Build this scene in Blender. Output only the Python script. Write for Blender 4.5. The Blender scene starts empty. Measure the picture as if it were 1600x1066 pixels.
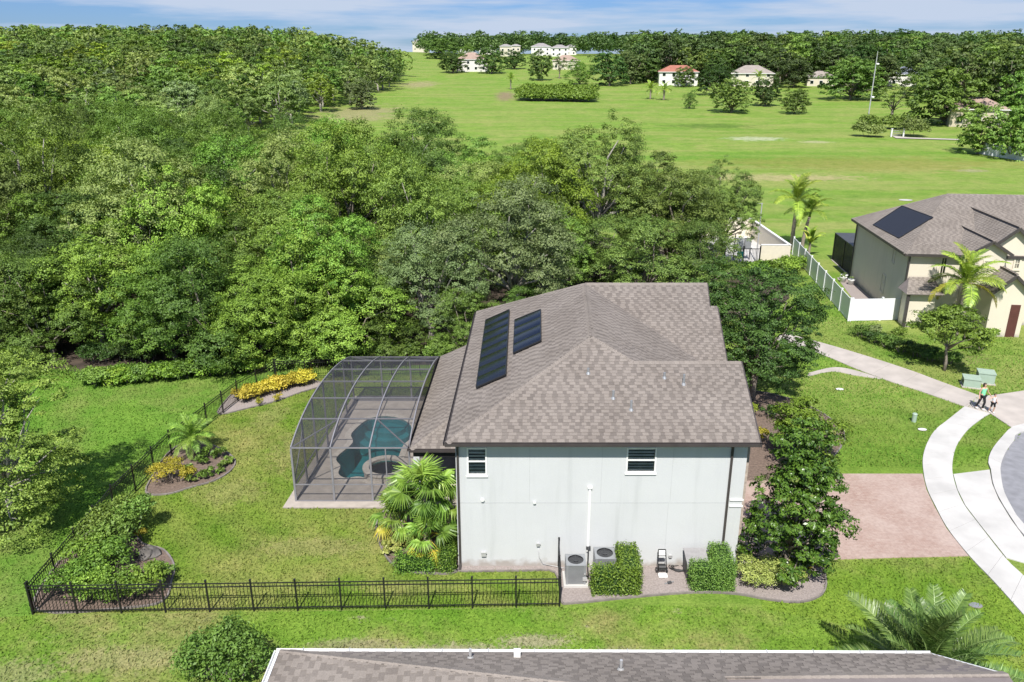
import bpy, math, random
import numpy as np
from mathutils import Vector, Matrix
from mathutils.geometry import tessellate_polygon

# ------------------------------------------------------------------ camera, sky, sun, exposure
scene = bpy.context.scene
COL = scene.collection
FPX, PITCH, CAMH = 1244.0, math.radians(19.8), 19.8
cd = bpy.data.cameras.new("camera"); cam = bpy.data.objects.new("camera", cd); COL.objects.link(cam)
cd.sensor_width = 36.0; cd.lens = 36.0 * FPX / 1600.0
cd.clip_start = 0.2; cd.clip_end = 12000
cam.location = (0, 0, CAMH); cam.rotation_euler = (math.pi / 2 - PITCH, 0, 0)
scene.camera = cam

SUN_EL = math.radians(53); SUN_AZ = math.atan2(-0.14, -1.0)
to_sun = Vector((math.sin(SUN_AZ) * math.cos(SUN_EL), math.cos(SUN_AZ) * math.cos(SUN_EL), math.sin(SUN_EL)))
world = bpy.data.worlds.new("World"); scene.world = world; world.use_nodes = True
nt = world.node_tree; nt.nodes.clear()
N = nt.nodes.new; L = nt.links.new
wo = N("ShaderNodeOutputWorld"); bg = N("ShaderNodeBackground"); sky = N("ShaderNodeTexSky")
sky.sky_type = 'NISHITA'; sky.sun_disc = False; sky.sun_elevation = SUN_EL; sky.sun_rotation = SUN_AZ % (2 * math.pi)
sky.air_density = 1.0; sky.dust_density = 0.2; sky.ozone_density = 3.0; sky.altitude = 50
tc = N("ShaderNodeTexCoord"); mp = N("ShaderNodeMapping"); mp.inputs['Scale'].default_value = (2.2, 2.2, 26)
nz = N("ShaderNodeTexNoise"); nz.inputs['Scale'].default_value = 1.6; nz.inputs['Detail'].default_value = 7; nz.inputs['Roughness'].default_value = .55
rp = N("ShaderNodeValToRGB"); rp.color_ramp.elements[0].position = .43; rp.color_ramp.elements[1].position = .60
mx = N("ShaderNodeMixRGB"); mx.inputs[2].default_value = (4.0, 4.7, 5.9, 1)
tint = N("ShaderNodeMixRGB"); tint.blend_type = 'MULTIPLY'; tint.inputs[0].default_value = 1; tint.inputs[2].default_value = (.30, .44, .76, 1)
L(tc.outputs['Generated'], mp.inputs[0]); L(mp.outputs[0], nz.inputs['Vector']); L(nz.outputs['Fac'], rp.inputs[0])
L(sky.outputs[0], tint.inputs[1]); L(tint.outputs[0], mx.inputs[1]); L(rp.outputs[0], mx.inputs[0]); L(mx.outputs[0], bg.inputs[0])
bg.inputs[1].default_value = 0.095; L(bg.outputs[0], wo.inputs[0])
sl = bpy.data.lights.new("sun", 'SUN'); sl.energy = 4.6; sl.angle = math.radians(.53); sl.color = (1.0, .965, .91)
so = bpy.data.objects.new("sun", sl); COL.objects.link(so); so.rotation_euler = (-to_sun).to_track_quat('-Z', 'Y').to_euler()
so.location = (0, -20, 60)
vs = scene.view_settings; vs.view_transform = 'Standard'; vs.look = 'None'; vs.gamma = 1; vs.use_curve_mapping = False; vs.exposure = 0.55
scene.cycles.max_bounces = 6; scene.cycles.diffuse_bounces = 3; scene.cycles.glossy_bounces = 3
scene.cycles.transmission_bounces = 3; scene.cycles.transparent_max_bounces = 12
scene.cycles.caustics_reflective = False; scene.cycles.caustics_refractive = False

# ------------------------------------------------------------------ pixel -> place helpers
CP, SP = math.cos(PITCH), math.sin(PITCH)
def ray(px, py):
    b = (py - 533) / FPX
    return Vector(((px - 800) / FPX, CP - b * SP, -(SP + b * CP)))
def G(px, py, z=0.0):                      # point at height z under a pixel
    r = ray(px, py); t = (z - CAMH) / r.z
    return Vector((r.x * t, r.y * t, z))
def onY(px, py, y):                        # point on the vertical plane at depth y
    r = ray(px, py); t = y / r.y
    return Vector((r.x * t, y, CAMH + r.z * t))
def onP(px, py, p0, n):                    # point on any plane
    r = ray(px, py); o = Vector((0, 0, CAMH)); n = Vector(n)
    return o + r * ((Vector(p0) - o).dot(n) / r.dot(n))
def depth(p): return p[1] * CP - (p[2] - CAMH) * SP
def proj(p):
    zc = depth(p); v = -(p[1] * SP + (p[2] - CAMH) * CP)
    return 800 + FPX * p[0] / zc, 533 + FPX * v / zc
def sstep(a, b, x):
    t = np.clip((np.asarray(x, float) - a) / (b - a), 0, 1); return t * t * (3 - 2 * t)
_py = np.arange(0, 9000, 2.0)
_pz = np.interp(_py, [0, 150, 220, 300, 400, 500, 650, 900, 1500, 9000], [0, 0, 2.2, 4.6, 8, 12.5, 19.0, 20.5, 12, 6])
_k = np.ones(25) / 25; _pz = np.convolve(np.pad(_pz, 12, 'edge'), _k, 'valid'); _pz[_py < 125] = 0
def hill(x, y):
    base = np.interp(y, _py, _pz)
    return base + 10.0 * sstep(150, 330, y) * (1 - sstep(-120, -48, x)) * (1 - .8 * sstep(430, 620, y))
def GT(px, py):                            # first hit of the pixel ray with the terrain
    r = ray(px, py); t = 10.0
    while t < 3000:
        p = r * t
        if CAMH + p.z <= float(hill(p.x, p.y)): break
        t *= 1.004
    lo, hi = t / 1.004, t
    for _ in range(12):
        m = (lo + hi) / 2; p = r * m
        if CAMH + p.z <= float(hill(p.x, p.y)): hi = m
        else: lo = m
    p = r * hi
    return Vector((p.x, p.y, float(hill(p.x, p.y))))

# ------------------------------------------------------------------ mesh and object helpers
class Geo:
    def __init__(s): s.v = []; s.f = []
    def add(s, vs, fs):
        b = len(s.v); s.v += [tuple(x) for x in vs]; s.f += [tuple(i + b for i in f) for f in fs]; return s
    def box(s, c, sz, rz=0.0, M=None):
        hx, hy, hz = sz[0] / 2, sz[1] / 2, sz[2] / 2
        P = [Vector((x, y, z)) for z in (-hz, hz) for x, y in ((-hx, -hy), (hx, -hy), (hx, hy), (-hx, hy))]
        R = M if M is not None else Matrix.Rotation(rz, 4, 'Z')
        return s.add([R @ p + Vector(c) for p in P], [(3, 2, 1, 0), (4, 5, 6, 7), (0, 1, 5, 4), (1, 2, 6, 5), (2, 3, 7, 6), (3, 0, 4, 7)])
    def bbox(s, x0, x1, y0, y1, z0, z1): return s.box(((x0 + x1) / 2, (y0 + y1) / 2, (z0 + z1) / 2), (x1 - x0, y1 - y0, z1 - z0))
    def beam(s, a, b, w, h, up=(0, 0, 1)):
        a, b = Vector(a), Vector(b); d = (b - a); l = d.length; d.normalize()
        u = Vector(up); x = d.cross(u)
        if x.length < 1e-4: x = d.cross(Vector((1, 0, 0)))
        x.normalize(); u = x.cross(d)
        R = Matrix((x, d, u)).transposed().to_4x4()
        return s.box((a + b) / 2, (w, l, h), M=R)
    def tube(s, path, rad, n=8, cap=True):
        path = [Vector(p) for p in path]; k = len(path)
        if not hasattr(rad, '__len__'): rad = [rad] * k
        vs = []; ref = Vector((.31, .77, .55))
        for i, p in enumerate(path):
            d = (path[min(i + 1, k - 1)] - path[max(i - 1, 0)]).normalized()
            x = d.cross(ref).normalized(); y = d.cross(x)
            for j in range(n):
                t = 2 * math.pi * j / n; vs.append(p + (x * math.cos(t) + y * math.sin(t)) * rad[i])
        fs = [(i * n + j, i * n + (j + 1) % n, (i + 1) * n + (j + 1) % n, (i + 1) * n + j) for i in range(k - 1) for j in range(n)]
        if cap: fs += [tuple(range(n - 1, -1, -1)), tuple((k - 1) * n + j for j in range(n))]
        return s.add(vs, fs)
    def cyl(s, c, r, z0, z1, n=16, r1=None):
        return s.tube([(c[0], c[1], z0), (c[0], c[1], z1)], [r, r if r1 is None else r1], n)
    def lathe(s, c, prof, n=16):
        vs = []; k = len(prof)
        for r, z in prof:
            for j in range(n):
                t = 2 * math.pi * j / n; vs.append((c[0] + r * math.cos(t), c[1] + r * math.sin(t), z + (c[2] if len(c) > 2 else 0)))
        fs = [(i * n + j, i * n + (j + 1) % n, (i + 1) * n + (j + 1) % n, (i + 1) * n + j) for i in range(k - 1) for j in range(n)]
        return s.add(vs, fs)
    def sheet(s, pts, z=None):
        P = [Vector((p[0], p[1], p[2] if z is None and len(p) > 2 else (z or 0))) for p in pts]
        T = tessellate_polygon([P]); fs = []
        for t in T:
            a, b, c = (P[i] for i in t)
            fs.append(t if (b - a).cross(c - a).z >= 0 else (t[0], t[2], t[1]))
        return s.add(P, fs)
    def slab(s, pts, z0, z1):                        # extruded outline
        n = len(pts); P = [Vector((p[0], p[1], 0)) for p in pts]
        ar = sum(P[i].x * P[(i + 1) % n].y - P[(i + 1) % n].x * P[i].y for i in range(n))
        if ar < 0: P.reverse()
        T = tessellate_polygon([P]); b = []
        for t in T:
            a, bb, c = (P[i] for i in t)
            t = t if (bb - a).cross(c - a).z >= 0 else (t[0], t[2], t[1]); b.append(tuple(i + n for i in t))
        vs = [(p.x, p.y, z0) for p in P] + [(p.x, p.y, z1) for p in P]
        b += [(i, (i + 1) % n, n + (i + 1) % n, n + i) for i in range(n)]
        return s.add(vs, b)
    def poly(s, pts): return s.add(pts, [tuple(range(len(pts)))])
    def thick(s, pts, t):                            # polygon with thickness t along minus normal
        P = [Vector(p) for p in pts]; n = len(P); nn = (P[1] - P[0]).cross(P[2] - P[0]).normalized() * t
        if nn.z < -1e-5: nn = -nn
        return s.add(P + [p - nn for p in P], [tuple(range(n)), tuple(range(2 * n - 1, n - 1, -1))] + [(i, n + i, n + (i + 1) % n, (i + 1) % n) for i in range(n)])
    def mesh(s, name, off=None, smooth=False):
        o = Vector(off) if off is not None else Vector((0, 0, 0))
        m = bpy.data.meshes.new(name); m.from_pydata([(v[0] - o.x, v[1] - o.y, v[2] - o.z) for v in s.v], [], s.f); m.update()
        if smooth: m.polygons.foreach_set('use_smooth', [True] * len(m.polygons))
        return m
def np_mesh(name, V, nv, var=None):                  # V: (k*nv,3) separate faces of nv corners
    V = np.ascontiguousarray(V, dtype=np.float32); k = len(V) // nv
    m = bpy.data.meshes.new(name); m.vertices.add(len(V)); m.vertices.foreach_set('co', V.ravel())
    m.loops.add(len(V)); m.loops.foreach_set('vertex_index', np.arange(len(V), dtype=np.int32))
    m.polygons.add(k); m.polygons.foreach_set('loop_start', np.arange(0, len(V), nv, dtype=np.int32))
    if var is not None:
        a = m.attributes.new('var', 'FLOAT', 'POINT'); a.data.foreach_set('value', np.repeat(np.asarray(var, np.float32), nv))
    m.update(calc_edges=True); m.validate(); return m
W = {}; KIDS = {}
def link(o, parent=None):
    COL.objects.link(o)
    if parent is not None: o.parent = parent; KIDS.setdefault(parent.name, []).append(o)
    return o
def tag(o, label=None, cat=None, group=None, kind=None):
    if label: o['label'] = label
    if cat: o['category'] = cat
    if group: o['group'] = group
    if kind: o['kind'] = kind
    return o
def thing(name, label, cat, loc=(0, 0, 0), group=None):
    o = bpy.data.objects.new(name, None); o.location = loc; o.empty_display_size = .3
    link(o); W[o.name] = Vector(loc); return tag(o, label, cat, group)
def setmat(o, mat):
    if mat is None: return
    if len(o.data.materials) == 0: o.data.materials.append(mat)
    elif o.data.materials[0] is not mat: o.material_slots[0].link = 'OBJECT'; o.material_slots[0].material = mat
def part(name, geo, mat, parent, M=None, smooth=False, label=None, kind=None):
    off = W[parent.name]
    m = geo.mesh(name, off if M is None else None, smooth) if isinstance(geo, Geo) else geo
    o = bpy.data.objects.new(name, m); link(o, parent); W[o.name] = off
    if M is not None: o.matrix_local = Matrix.Translation(-off) @ M
    setmat(o, mat); return tag(o, label, None, None, kind)
def solo(name, geo, mat, label, cat, at=(0, 0, 0), group=None, kind=None, smooth=False):
    m = geo.mesh(name, at, smooth) if isinstance(geo, Geo) else geo
    o = bpy.data.objects.new(name, m); o.location = at; link(o); W[o.name] = Vector(at); setmat(o, mat)
    return tag(o, label, cat, group, kind)
def struct(name, geo, mat, smooth=False):
    return solo(name, geo, mat, None, None, kind='structure', smooth=smooth)
def stuff(name, geo, mat, label, cat): return solo(name, geo, mat, label, cat, kind='stuff')

# ------------------------------------------------------------------ materials
def newmat(name):
    m = bpy.data.materials.new(name); m.use_nodes = True; t = m.node_tree; return m, t, t.nodes['Principled BSDF']
def rgba(c): return (c[0], c[1], c[2], 1)
def flat(name, c, rough=.6, metal=0.0, var=.12, scale=3.0, bump=0.0, bscale=40.0, spec=.5):
    m, t, b = newmat(name); b.inputs['Roughness'].default_value = rough; b.inputs['Metallic'].default_value = metal
    b.inputs['Specular IOR Level'].default_value = spec
    tc = t.nodes.new("ShaderNodeTexCoord"); nz = t.nodes.new("ShaderNodeTexNoise"); nz.inputs['Scale'].default_value = scale; nz.inputs['Detail'].default_value = 6
    mx = t.nodes.new("ShaderNodeMixRGB"); mx.inputs[1].default_value = rgba([x * (1 - var) for x in c]); mx.inputs[2].default_value = rgba([min(1, x * (1 + var)) for x in c])
    rr = t.nodes.new("ShaderNodeMapRange"); rr.inputs[1].default_value = .3; rr.inputs[2].default_value = .7
    t.links.new(tc.outputs['Object'], nz.inputs['Vector']); t.links.new(nz.outputs['Fac'], rr.inputs[0]); t.links.new(rr.outputs[0], mx.inputs[0]); t.links.new(mx.outputs[0], b.inputs['Base Color'])
    if bump:
        n2 = t.nodes.new("ShaderNodeTexNoise"); n2.inputs['Scale'].default_value = bscale; n2.inputs['Detail'].default_value = 4
        bp = t.nodes.new("ShaderNodeBump"); bp.inputs['Strength'].default_value = bump; bp.inputs['Distance'].default_value = .02
        t.links.new(tc.outputs['Object'], n2.inputs['Vector']); t.links.new(n2.outputs['Fac'], bp.inputs['Height']); t.links.new(bp.outputs[0], b.inputs['Normal'])
    return m
def foliage(name, dark, light, odd=None, trans=.18, hue=.03, rough=.55):
    m, t, b = newmat(name); n = t.nodes.new; l = t.links.new
    k_ = 1.55; w_ = (1.1, 1.0, .95); dark, light = [min(.75, x * k_ * q) for x, q in zip(dark, w_)], [min(.8, x * k_ * q) for x, q in zip(light, w_)]; odd = [min(.85, x * 1.6) for x in odd] if odd else None
    at = n("ShaderNodeAttribute"); at.attribute_name = 'var'; oi = n("ShaderNodeObjectInfo")
    rp = n("ShaderNodeValToRGB"); e = rp.color_ramp.elements
    e[0].position = 0; e[0].color = rgba(dark); e[1].position = .9; e[1].color = rgba(light)
    if odd: x = e.new(1.0); x.color = rgba(odd)
    hs = n("ShaderNodeHueSaturation"); mh = n("ShaderNodeMapRange"); mh.inputs[3].default_value = .5 - hue / 2; mh.inputs[4].default_value = .5 + hue / 2
    mv = n("ShaderNodeMath"); mv.operation = 'MULTIPLY_ADD'; mv.inputs[1].default_value = 7.31; fr = n("ShaderNodeMath"); fr.operation = 'FRACT'
    mw = n("ShaderNodeMapRange"); mw.inputs[3].default_value = .66; mw.inputs[4].default_value = 1.3
    l(at.outputs['Fac'], rp.inputs[0]); l(rp.outputs[0], hs.inputs['Color']); l(oi.outputs['Random'], mh.inputs[0]); l(mh.outputs[0], hs.inputs['Hue'])
    l(oi.outputs['Random'], mv.inputs[0]); mv.inputs[2].default_value = .17; l(mv.outputs[0], fr.inputs[0]); l(fr.outputs[0], mw.inputs[0]); l(mw.outputs[0], hs.inputs['Value'])
    l(hs.outputs[0], b.inputs['Base Color']); b.inputs['Roughness'].default_value = rough; b.inputs['Specular IOR Level'].default_value = .35
    tr = n("ShaderNodeBsdfTranslucent"); mt = n("ShaderNodeMixRGB"); mt.blend_type = 'MULTIPLY'; mt.inputs[0].default_value = 1; mt.inputs[2].default_value = (1.08, 1.2, .5, 1)
    l(hs.outputs[0], mt.inputs[1]); l(mt.outputs[0], tr.inputs[0])
    ms = n("ShaderNodeMixShader"); ms.inputs[0].default_value = trans; l(b.outputs[0], ms.inputs[1]); l(tr.outputs[0], ms.inputs[2])
    l(ms.outputs[0], t.nodes['Material Output'].inputs[0]); return m
def ramp_noise(t, vec, scale, p0, p1, detail=6, rough=.55, dist=0.0):
    nz = t.nodes.new("ShaderNodeTexNoise"); nz.inputs['Scale'].default_value = scale; nz.inputs['Detail'].default_value = detail; nz.inputs['Roughness'].default_value = rough; nz.inputs['Distortion'].default_value = dist
    t.links.new(vec, nz.inputs['Vector']); r = t.nodes.new("ShaderNodeMapRange"); r.interpolation_type = 'SMOOTHSTEP'; r.inputs[1].default_value = p0; r.inputs[2].default_value = p1
    t.links.new(nz.outputs['Fac'], r.inputs[0]); return r.outputs[0]
def mixc(t, fac, a, b, mode='MIX'):
    m = t.nodes.new("ShaderNodeMixRGB"); m.blend_type = mode
    for i, s in ((0, fac), (1, a), (2, b)):
        if isinstance(s, (tuple, list)): m.inputs[i].default_value = rgba(s)
        elif isinstance(s, (int, float)): m.inputs[i].default_value = s
        else: t.links.new(s, m.inputs[i])
    return m.outputs[0]
def grass(name, a, b, dry, dry0, dry1, soil=None, soil0=.66, stripes=None, spots=(), streak=0):
    m, t, bs = newmat(name); n = t.nodes.new; l = t.links.new
    tc = n("ShaderNodeTexCoord").outputs['Object']
    mz = n("ShaderNodeMapping"); mz.inputs['Rotation'].default_value = (.5, .3, .72); mz.inputs['Location'].default_value = (13.7, 4.1, 5.37); l(tc, mz.inputs[0]); tcr = mz.outputs[0]
    c = mixc(t, ramp_noise(t, tcr, .35, .35, .65, 4), a, b)
    c = mixc(t, ramp_noise(t, tcr, .13, dry0, dry1, 9, .68, .2), c, dry)
    if streak:                                            # long mowing and drainage streaks
        mq = n("ShaderNodeMapping"); mq.inputs['Scale'].default_value = (.018, .16, 0); mq.inputs['Rotation'].default_value = (0, 0, .06); l(tc, mq.inputs[0])
        c = mixc(t, ramp_noise(t, mq.outputs[0], 1.0, .42, .68, 7, .62, .4), c, mixc(t, streak, c, dry)); mr = n("ShaderNodeMapping"); mr.inputs['Scale'].default_value = (.012, .09, 0); mr.inputs['Location'].default_value = (7, 3, 0); l(tc, mr.inputs[0])
        c = mixc(t, ramp_noise(t, mr.outputs[0], 1.0, .5, .72, 7, .62, .4), c, mixc(t, 1.0, c, (.78, .86, .72), 'MULTIPLY'))
    if stripes:
        wv = n("ShaderNodeTexWave"); wv.inputs['Scale'].default_value = stripes[1]; wv.inputs['Distortion'].default_value = 1.2; wv.inputs['Detail'].default_value = 2; wv.bands_direction = 'DIAGONAL' if stripes[0] == 'D' else stripes[0]
        l(tc, wv.inputs['Vector']); mm = n("ShaderNodeMath"); mm.operation = 'MULTIPLY'; mm.inputs[1].default_value = stripes[2]; l(wv.outputs['Fac'], mm.inputs[0])
        c = mixc(t, mm.outputs[0], c, dry)
    for (x, y, rx, ry, col, amt) in spots:                # worn, dry and darker green places with a shape of their own
        mp = n("ShaderNodeMapping"); mp.vector_type = 'POINT'; mp.inputs['Location'].default_value = (-x / rx, -y / ry, 0); mp.inputs['Scale'].default_value = (1 / rx, 1 / ry, 0); l(tc, mp.inputs[0])
        ln = n("ShaderNodeVectorMath"); ln.operation = 'LENGTH'; l(mp.outputs[0], ln.inputs[0])
        nn = n("ShaderNodeTexNoise"); nn.inputs['Scale'].default_value = 3.2 / min(rx, ry) ; nn.inputs['Detail'].default_value = 7; nn.inputs['Roughness'].default_value = .7; l(tc, nn.inputs['Vector'])
        ad = n("ShaderNodeMath"); ad.operation = 'MULTIPLY_ADD'; ad.inputs[1].default_value = 2.4; l(nn.outputs['Fac'], ad.inputs[0]); l(ln.outputs['Value'], ad.inputs[2])
        r = n("ShaderNodeMapRange"); r.interpolation_type = 'SMOOTHSTEP'; r.inputs[1].default_value = 2.15; r.inputs[2].default_value = 1.55; r.inputs[4].default_value = amt; l(ad.outputs[0], r.inputs[0])
        c = mixc(t, r.outputs[0], c, col)
    if soil: c = mixc(t, ramp_noise(t, tcr, .55, soil0, soil0 + .1, 9, .7, .3), c, soil)
    fine = ramp_noise(t, tc, 9, .3, .75, 5, .75)
    c = mixc(t, fine, c, mixc(t, 1.0, c, (.38, .45, .34), 'MULTIPLY'))
    c = mixc(t, ramp_noise(t, tc, .6, .38, .66, 6, .7), c, mixc(t, 1.0, c, (.80, .86, .76), 'MULTIPLY'))
    mid = ramp_noise(t, tc, 1.7, .35, .7, 5, .7)
    c = mixc(t, mid, c, mixc(t, 1.0, c, (.8, .86, .78), 'MULTIPLY'))
    l(c, bs.inputs['Base Color']); bs.inputs['Roughness'].default_value = .85; bs.inputs['Specular IOR Level'].default_value = .15
    nb = n("ShaderNodeTexNoise"); nb.inputs['Scale'].default_value = 14; nb.inputs['Detail'].default_value = 6; nb.inputs['Roughness'].default_value = .75; l(tc, nb.inputs['Vector'])
    bp = n("ShaderNodeBump"); bp.inputs['Strength'].default_value = .9; bp.inputs['Distance'].default_value = .06; l(nb.outputs['Fac'], bp.inputs['Height']); l(bp.outputs[0], bs.inputs['Normal'])
    return m
def vardark(name, c0, c1, rough=.9, objrand=False):
    m, t, b = newmat(name); at = t.nodes.new("ShaderNodeAttribute"); at.attribute_name = 'var'
    tc = t.nodes.new("ShaderNodeTexCoord").outputs['Object']; geo = t.nodes.new("ShaderNodeNewGeometry").outputs['Position']
    c = mixc(t, at.outputs['Fac'], c0, c1)
    st = ramp_noise(t, geo, .55, .35, .75, 6, .65)
    c = mixc(t, st, c, mixc(t, 1.0, c, (.80, .79, .78), 'MULTIPLY'))
    c = mixc(t, ramp_noise(t, geo, 30, .3, .7, 3), c, mixc(t, 1.0, c, (.82, .82, .82), 'MULTIPLY'))
    t.links.new(c, b.inputs['Base Color']); b.inputs['Roughness'].default_value = rough; b.inputs['Specular IOR Level'].default_value = .2; return m
def screen(name, c=(.03, .03, .035), op=.5):
    m, t, b = newmat(name); b.inputs['Base Color'].default_value = rgba(c); b.inputs['Roughness'].default_value = .7
    tr = t.nodes.new("ShaderNodeBsdfTransparent"); ms = t.nodes.new("ShaderNodeMixShader"); ms.inputs[0].default_value = op
    t.links.new(tr.outputs[0], ms.inputs[1]); t.links.new(b.outputs[0], ms.inputs[2]); t.links.new(ms.outputs[0], t.nodes['Material Output'].inputs[0]); return m
def paver_mat(name):
    m, t, b = newmat(name); n = t.nodes.new; l = t.links.new; tc = n("ShaderNodeTexCoord").outputs['Object']
    br = n("ShaderNodeTexBrick"); br.inputs['Scale'].default_value = 1; br.inputs['Brick Width'].default_value = .22; br.inputs['Row Height'].default_value = .11; br.inputs['Mortar Size'].default_value = .007
    br.inputs['Color1'].default_value = (.36, .245, .20, 1); br.inputs['Color2'].default_value = (.42, .31, .26, 1); br.inputs['Mortar'].default_value = (.30, .22, .18, 1); l(tc, br.inputs['Vector'])
    c = mixc(t, ramp_noise(t, tc, .5, .35, .7, 6), br.outputs['Color'], (.45, .35, .30)); c = mixc(t, ramp_noise(t, tc, 7, .35, .7, 4), c, mixc(t, 1.0, c, (.86, .84, .84), 'MULTIPLY'))
    l(c, b.inputs['Base Color']); b.inputs['Roughness'].default_value = .8
    bp = n("ShaderNodeBump"); bp.inputs['Strength'].default_value = .5; bp.inputs['Distance'].default_value = .004; l(br.outputs['Fac'], bp.inputs['Height']); bp.invert = True; l(bp.outputs[0], b.inputs['Normal']); return m
GA, GB = (.135, .26, .022), (.19, .33, .03)
DRY = (.30, .29, .085); SOIL = (.42, .36, .24)
def sp(px, py, rx, ry, col, amt): p = GT(px, py); return (p.x, p.y, rx, ry, col, amt)
M = {}
M['meadow'] = grass('meadow_grass', (.215, .345, .05), (.275, .40, .065), (.38, .40, .12), .46, .70, streak=.95, spots=[
    sp(560, 178, 16, 34, (.42, .36, .19), .9), sp(655, 132, 12, 26, (.44, .37, .2), .9), sp(1240, 278, 16, 5, (.52, .43, .22), .95), sp(1130, 277, 18, 6, (.48, .42, .20), .8),
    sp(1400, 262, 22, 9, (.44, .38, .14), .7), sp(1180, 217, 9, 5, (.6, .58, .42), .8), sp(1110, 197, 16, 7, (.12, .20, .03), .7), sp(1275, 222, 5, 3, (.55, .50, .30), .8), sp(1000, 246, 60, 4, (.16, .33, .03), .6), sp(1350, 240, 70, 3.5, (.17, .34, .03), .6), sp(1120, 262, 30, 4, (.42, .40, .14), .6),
    sp(1520, 267, 4, 2.5, (.45, .4, .25), .7), sp(1330, 255, 40, 12, (.29, .29, .06), .6), sp(790, 150, 5, 30, (.36, .25, .17), .9), sp(700, 1000, 7, 2.0, (.36, .31, .2), .7), sp(100, 1010, 7, 2.2, (.36, .32, .16), .65), sp(820, 995, 5, 1.3, (.42, .34, .24), .75),
    sp(1500, 560, 3, 2, (.30, .26, .12), .6), sp(1330, 690, 5, 5, (.22, .30, .05), .5)])
M['lawn'] = grass('open_lawn_grass', (.165, .325, .04), (.225, .38, .055), (.31, .36, .10), .44, .68)
M['yard'] = grass('fenced_lawn_grass', (.185, .30, .032), (.255, .345, .052), (.39, .365, .12), .42, .66, soil=SOIL, soil0=.70, stripes=('D', .22, .3), spots=[(-11.5, 38, 1.6, 3.5, (.42, .37, .15), .7), (-8.5, 29.0, 3.2, 1.0, (.43, .38, .16), .7), (-13.5, 33.5, 2.2, 1.6, (.40, .37, .14), .65), (-5.5, 30.9, .9, .7, (.5, .42, .28), .85), (-4, 26.2, 3.0, .6, (.40, .36, .14), .6), (-14, 42, 1.2, 2.5, (.42, .38, .15), .6)])
M['side'] = grass('side_strip_grass', (.18, .335, .034), (.255, .385, .055), (.42, .375, .15), .44, .62, soil=(.50, .42, .30), soil0=.60, spots=[(-1.8, 22.6, 3.2, .7, (.50, .42, .29), .85), (.8, 23.2, 1.6, .5, (.52, .43, .31), .85), (-13.5, 22.3, 3.5, .9, (.46, .40, .2), .7), (-5.5, 23.0, 2.2, .5, (.46, .38, .25), .7), (3.8, 22.6, 1.8, .4, (.48, .40, .27), .7), (-17, 21.6, 2.5, .9, (.46, .40, .22), .6)])
M['front'] = grass('front_lawn_grass', (.20, .33, .036), (.27, .385, .052), (.37, .36, .12), .46, .7)
M['floor'] = flat('forest_floor', (.06, .043, .03), .95, var=.5, scale=.8, bump=.6, bscale=6)  # soil colour darkened to stand in for shade under the trees
M['mulch'] = flat('grey_gravel_mulch', (.30, .255, .235), .95, var=.22, scale=14, bump=.8, bscale=60)
M['mulchd'] = flat('dark_mulch', (.16, .115, .09), .95, var=.35, scale=9, bump=.8, bscale=40)
M['edge'] = flat('bed_edging', (.20, .175, .16), .9, var=.25)
M['conc'] = flat('pale_concrete', (.50, .485, .46), .85, var=.13, scale=.7, bump=.15, bscale=50)
M['conc2'] = flat('weathered_concrete', (.43, .385, .345), .88, var=.12, scale=.9, bump=.15, bscale=50)
M['joint'] = flat('dark_joint', (.16, .15, .13), .95)
M['paver'] = paver_mat('pink_brick_pavers')
M['asphalt'] = flat('asphalt', (.23, .23, .245), .92, var=.16, scale=2.2, bump=.3, bscale=90)
M['deck'] = flat('travertine_deck', (.40, .35, .30), .8, var=.14, scale=2.4, bump=.15)
M['coping'] = flat('pool_coping_stone', (.48, .43, .37), .8, var=.15, scale=6)
M['tile'] = flat('pool_plaster', (.06, .27, .29), .5, var=.2, scale=1.2)
M['stucco'] = flat('pale_grey_stucco', (.575, .605, .61), .9, var=.03, scale=.9, bump=.12, bscale=35)
M['stucco2'] = flat('beige_stucco', (.58, .49, .36), .9, var=.04, scale=.9, bump=.12, bscale=35)
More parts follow.
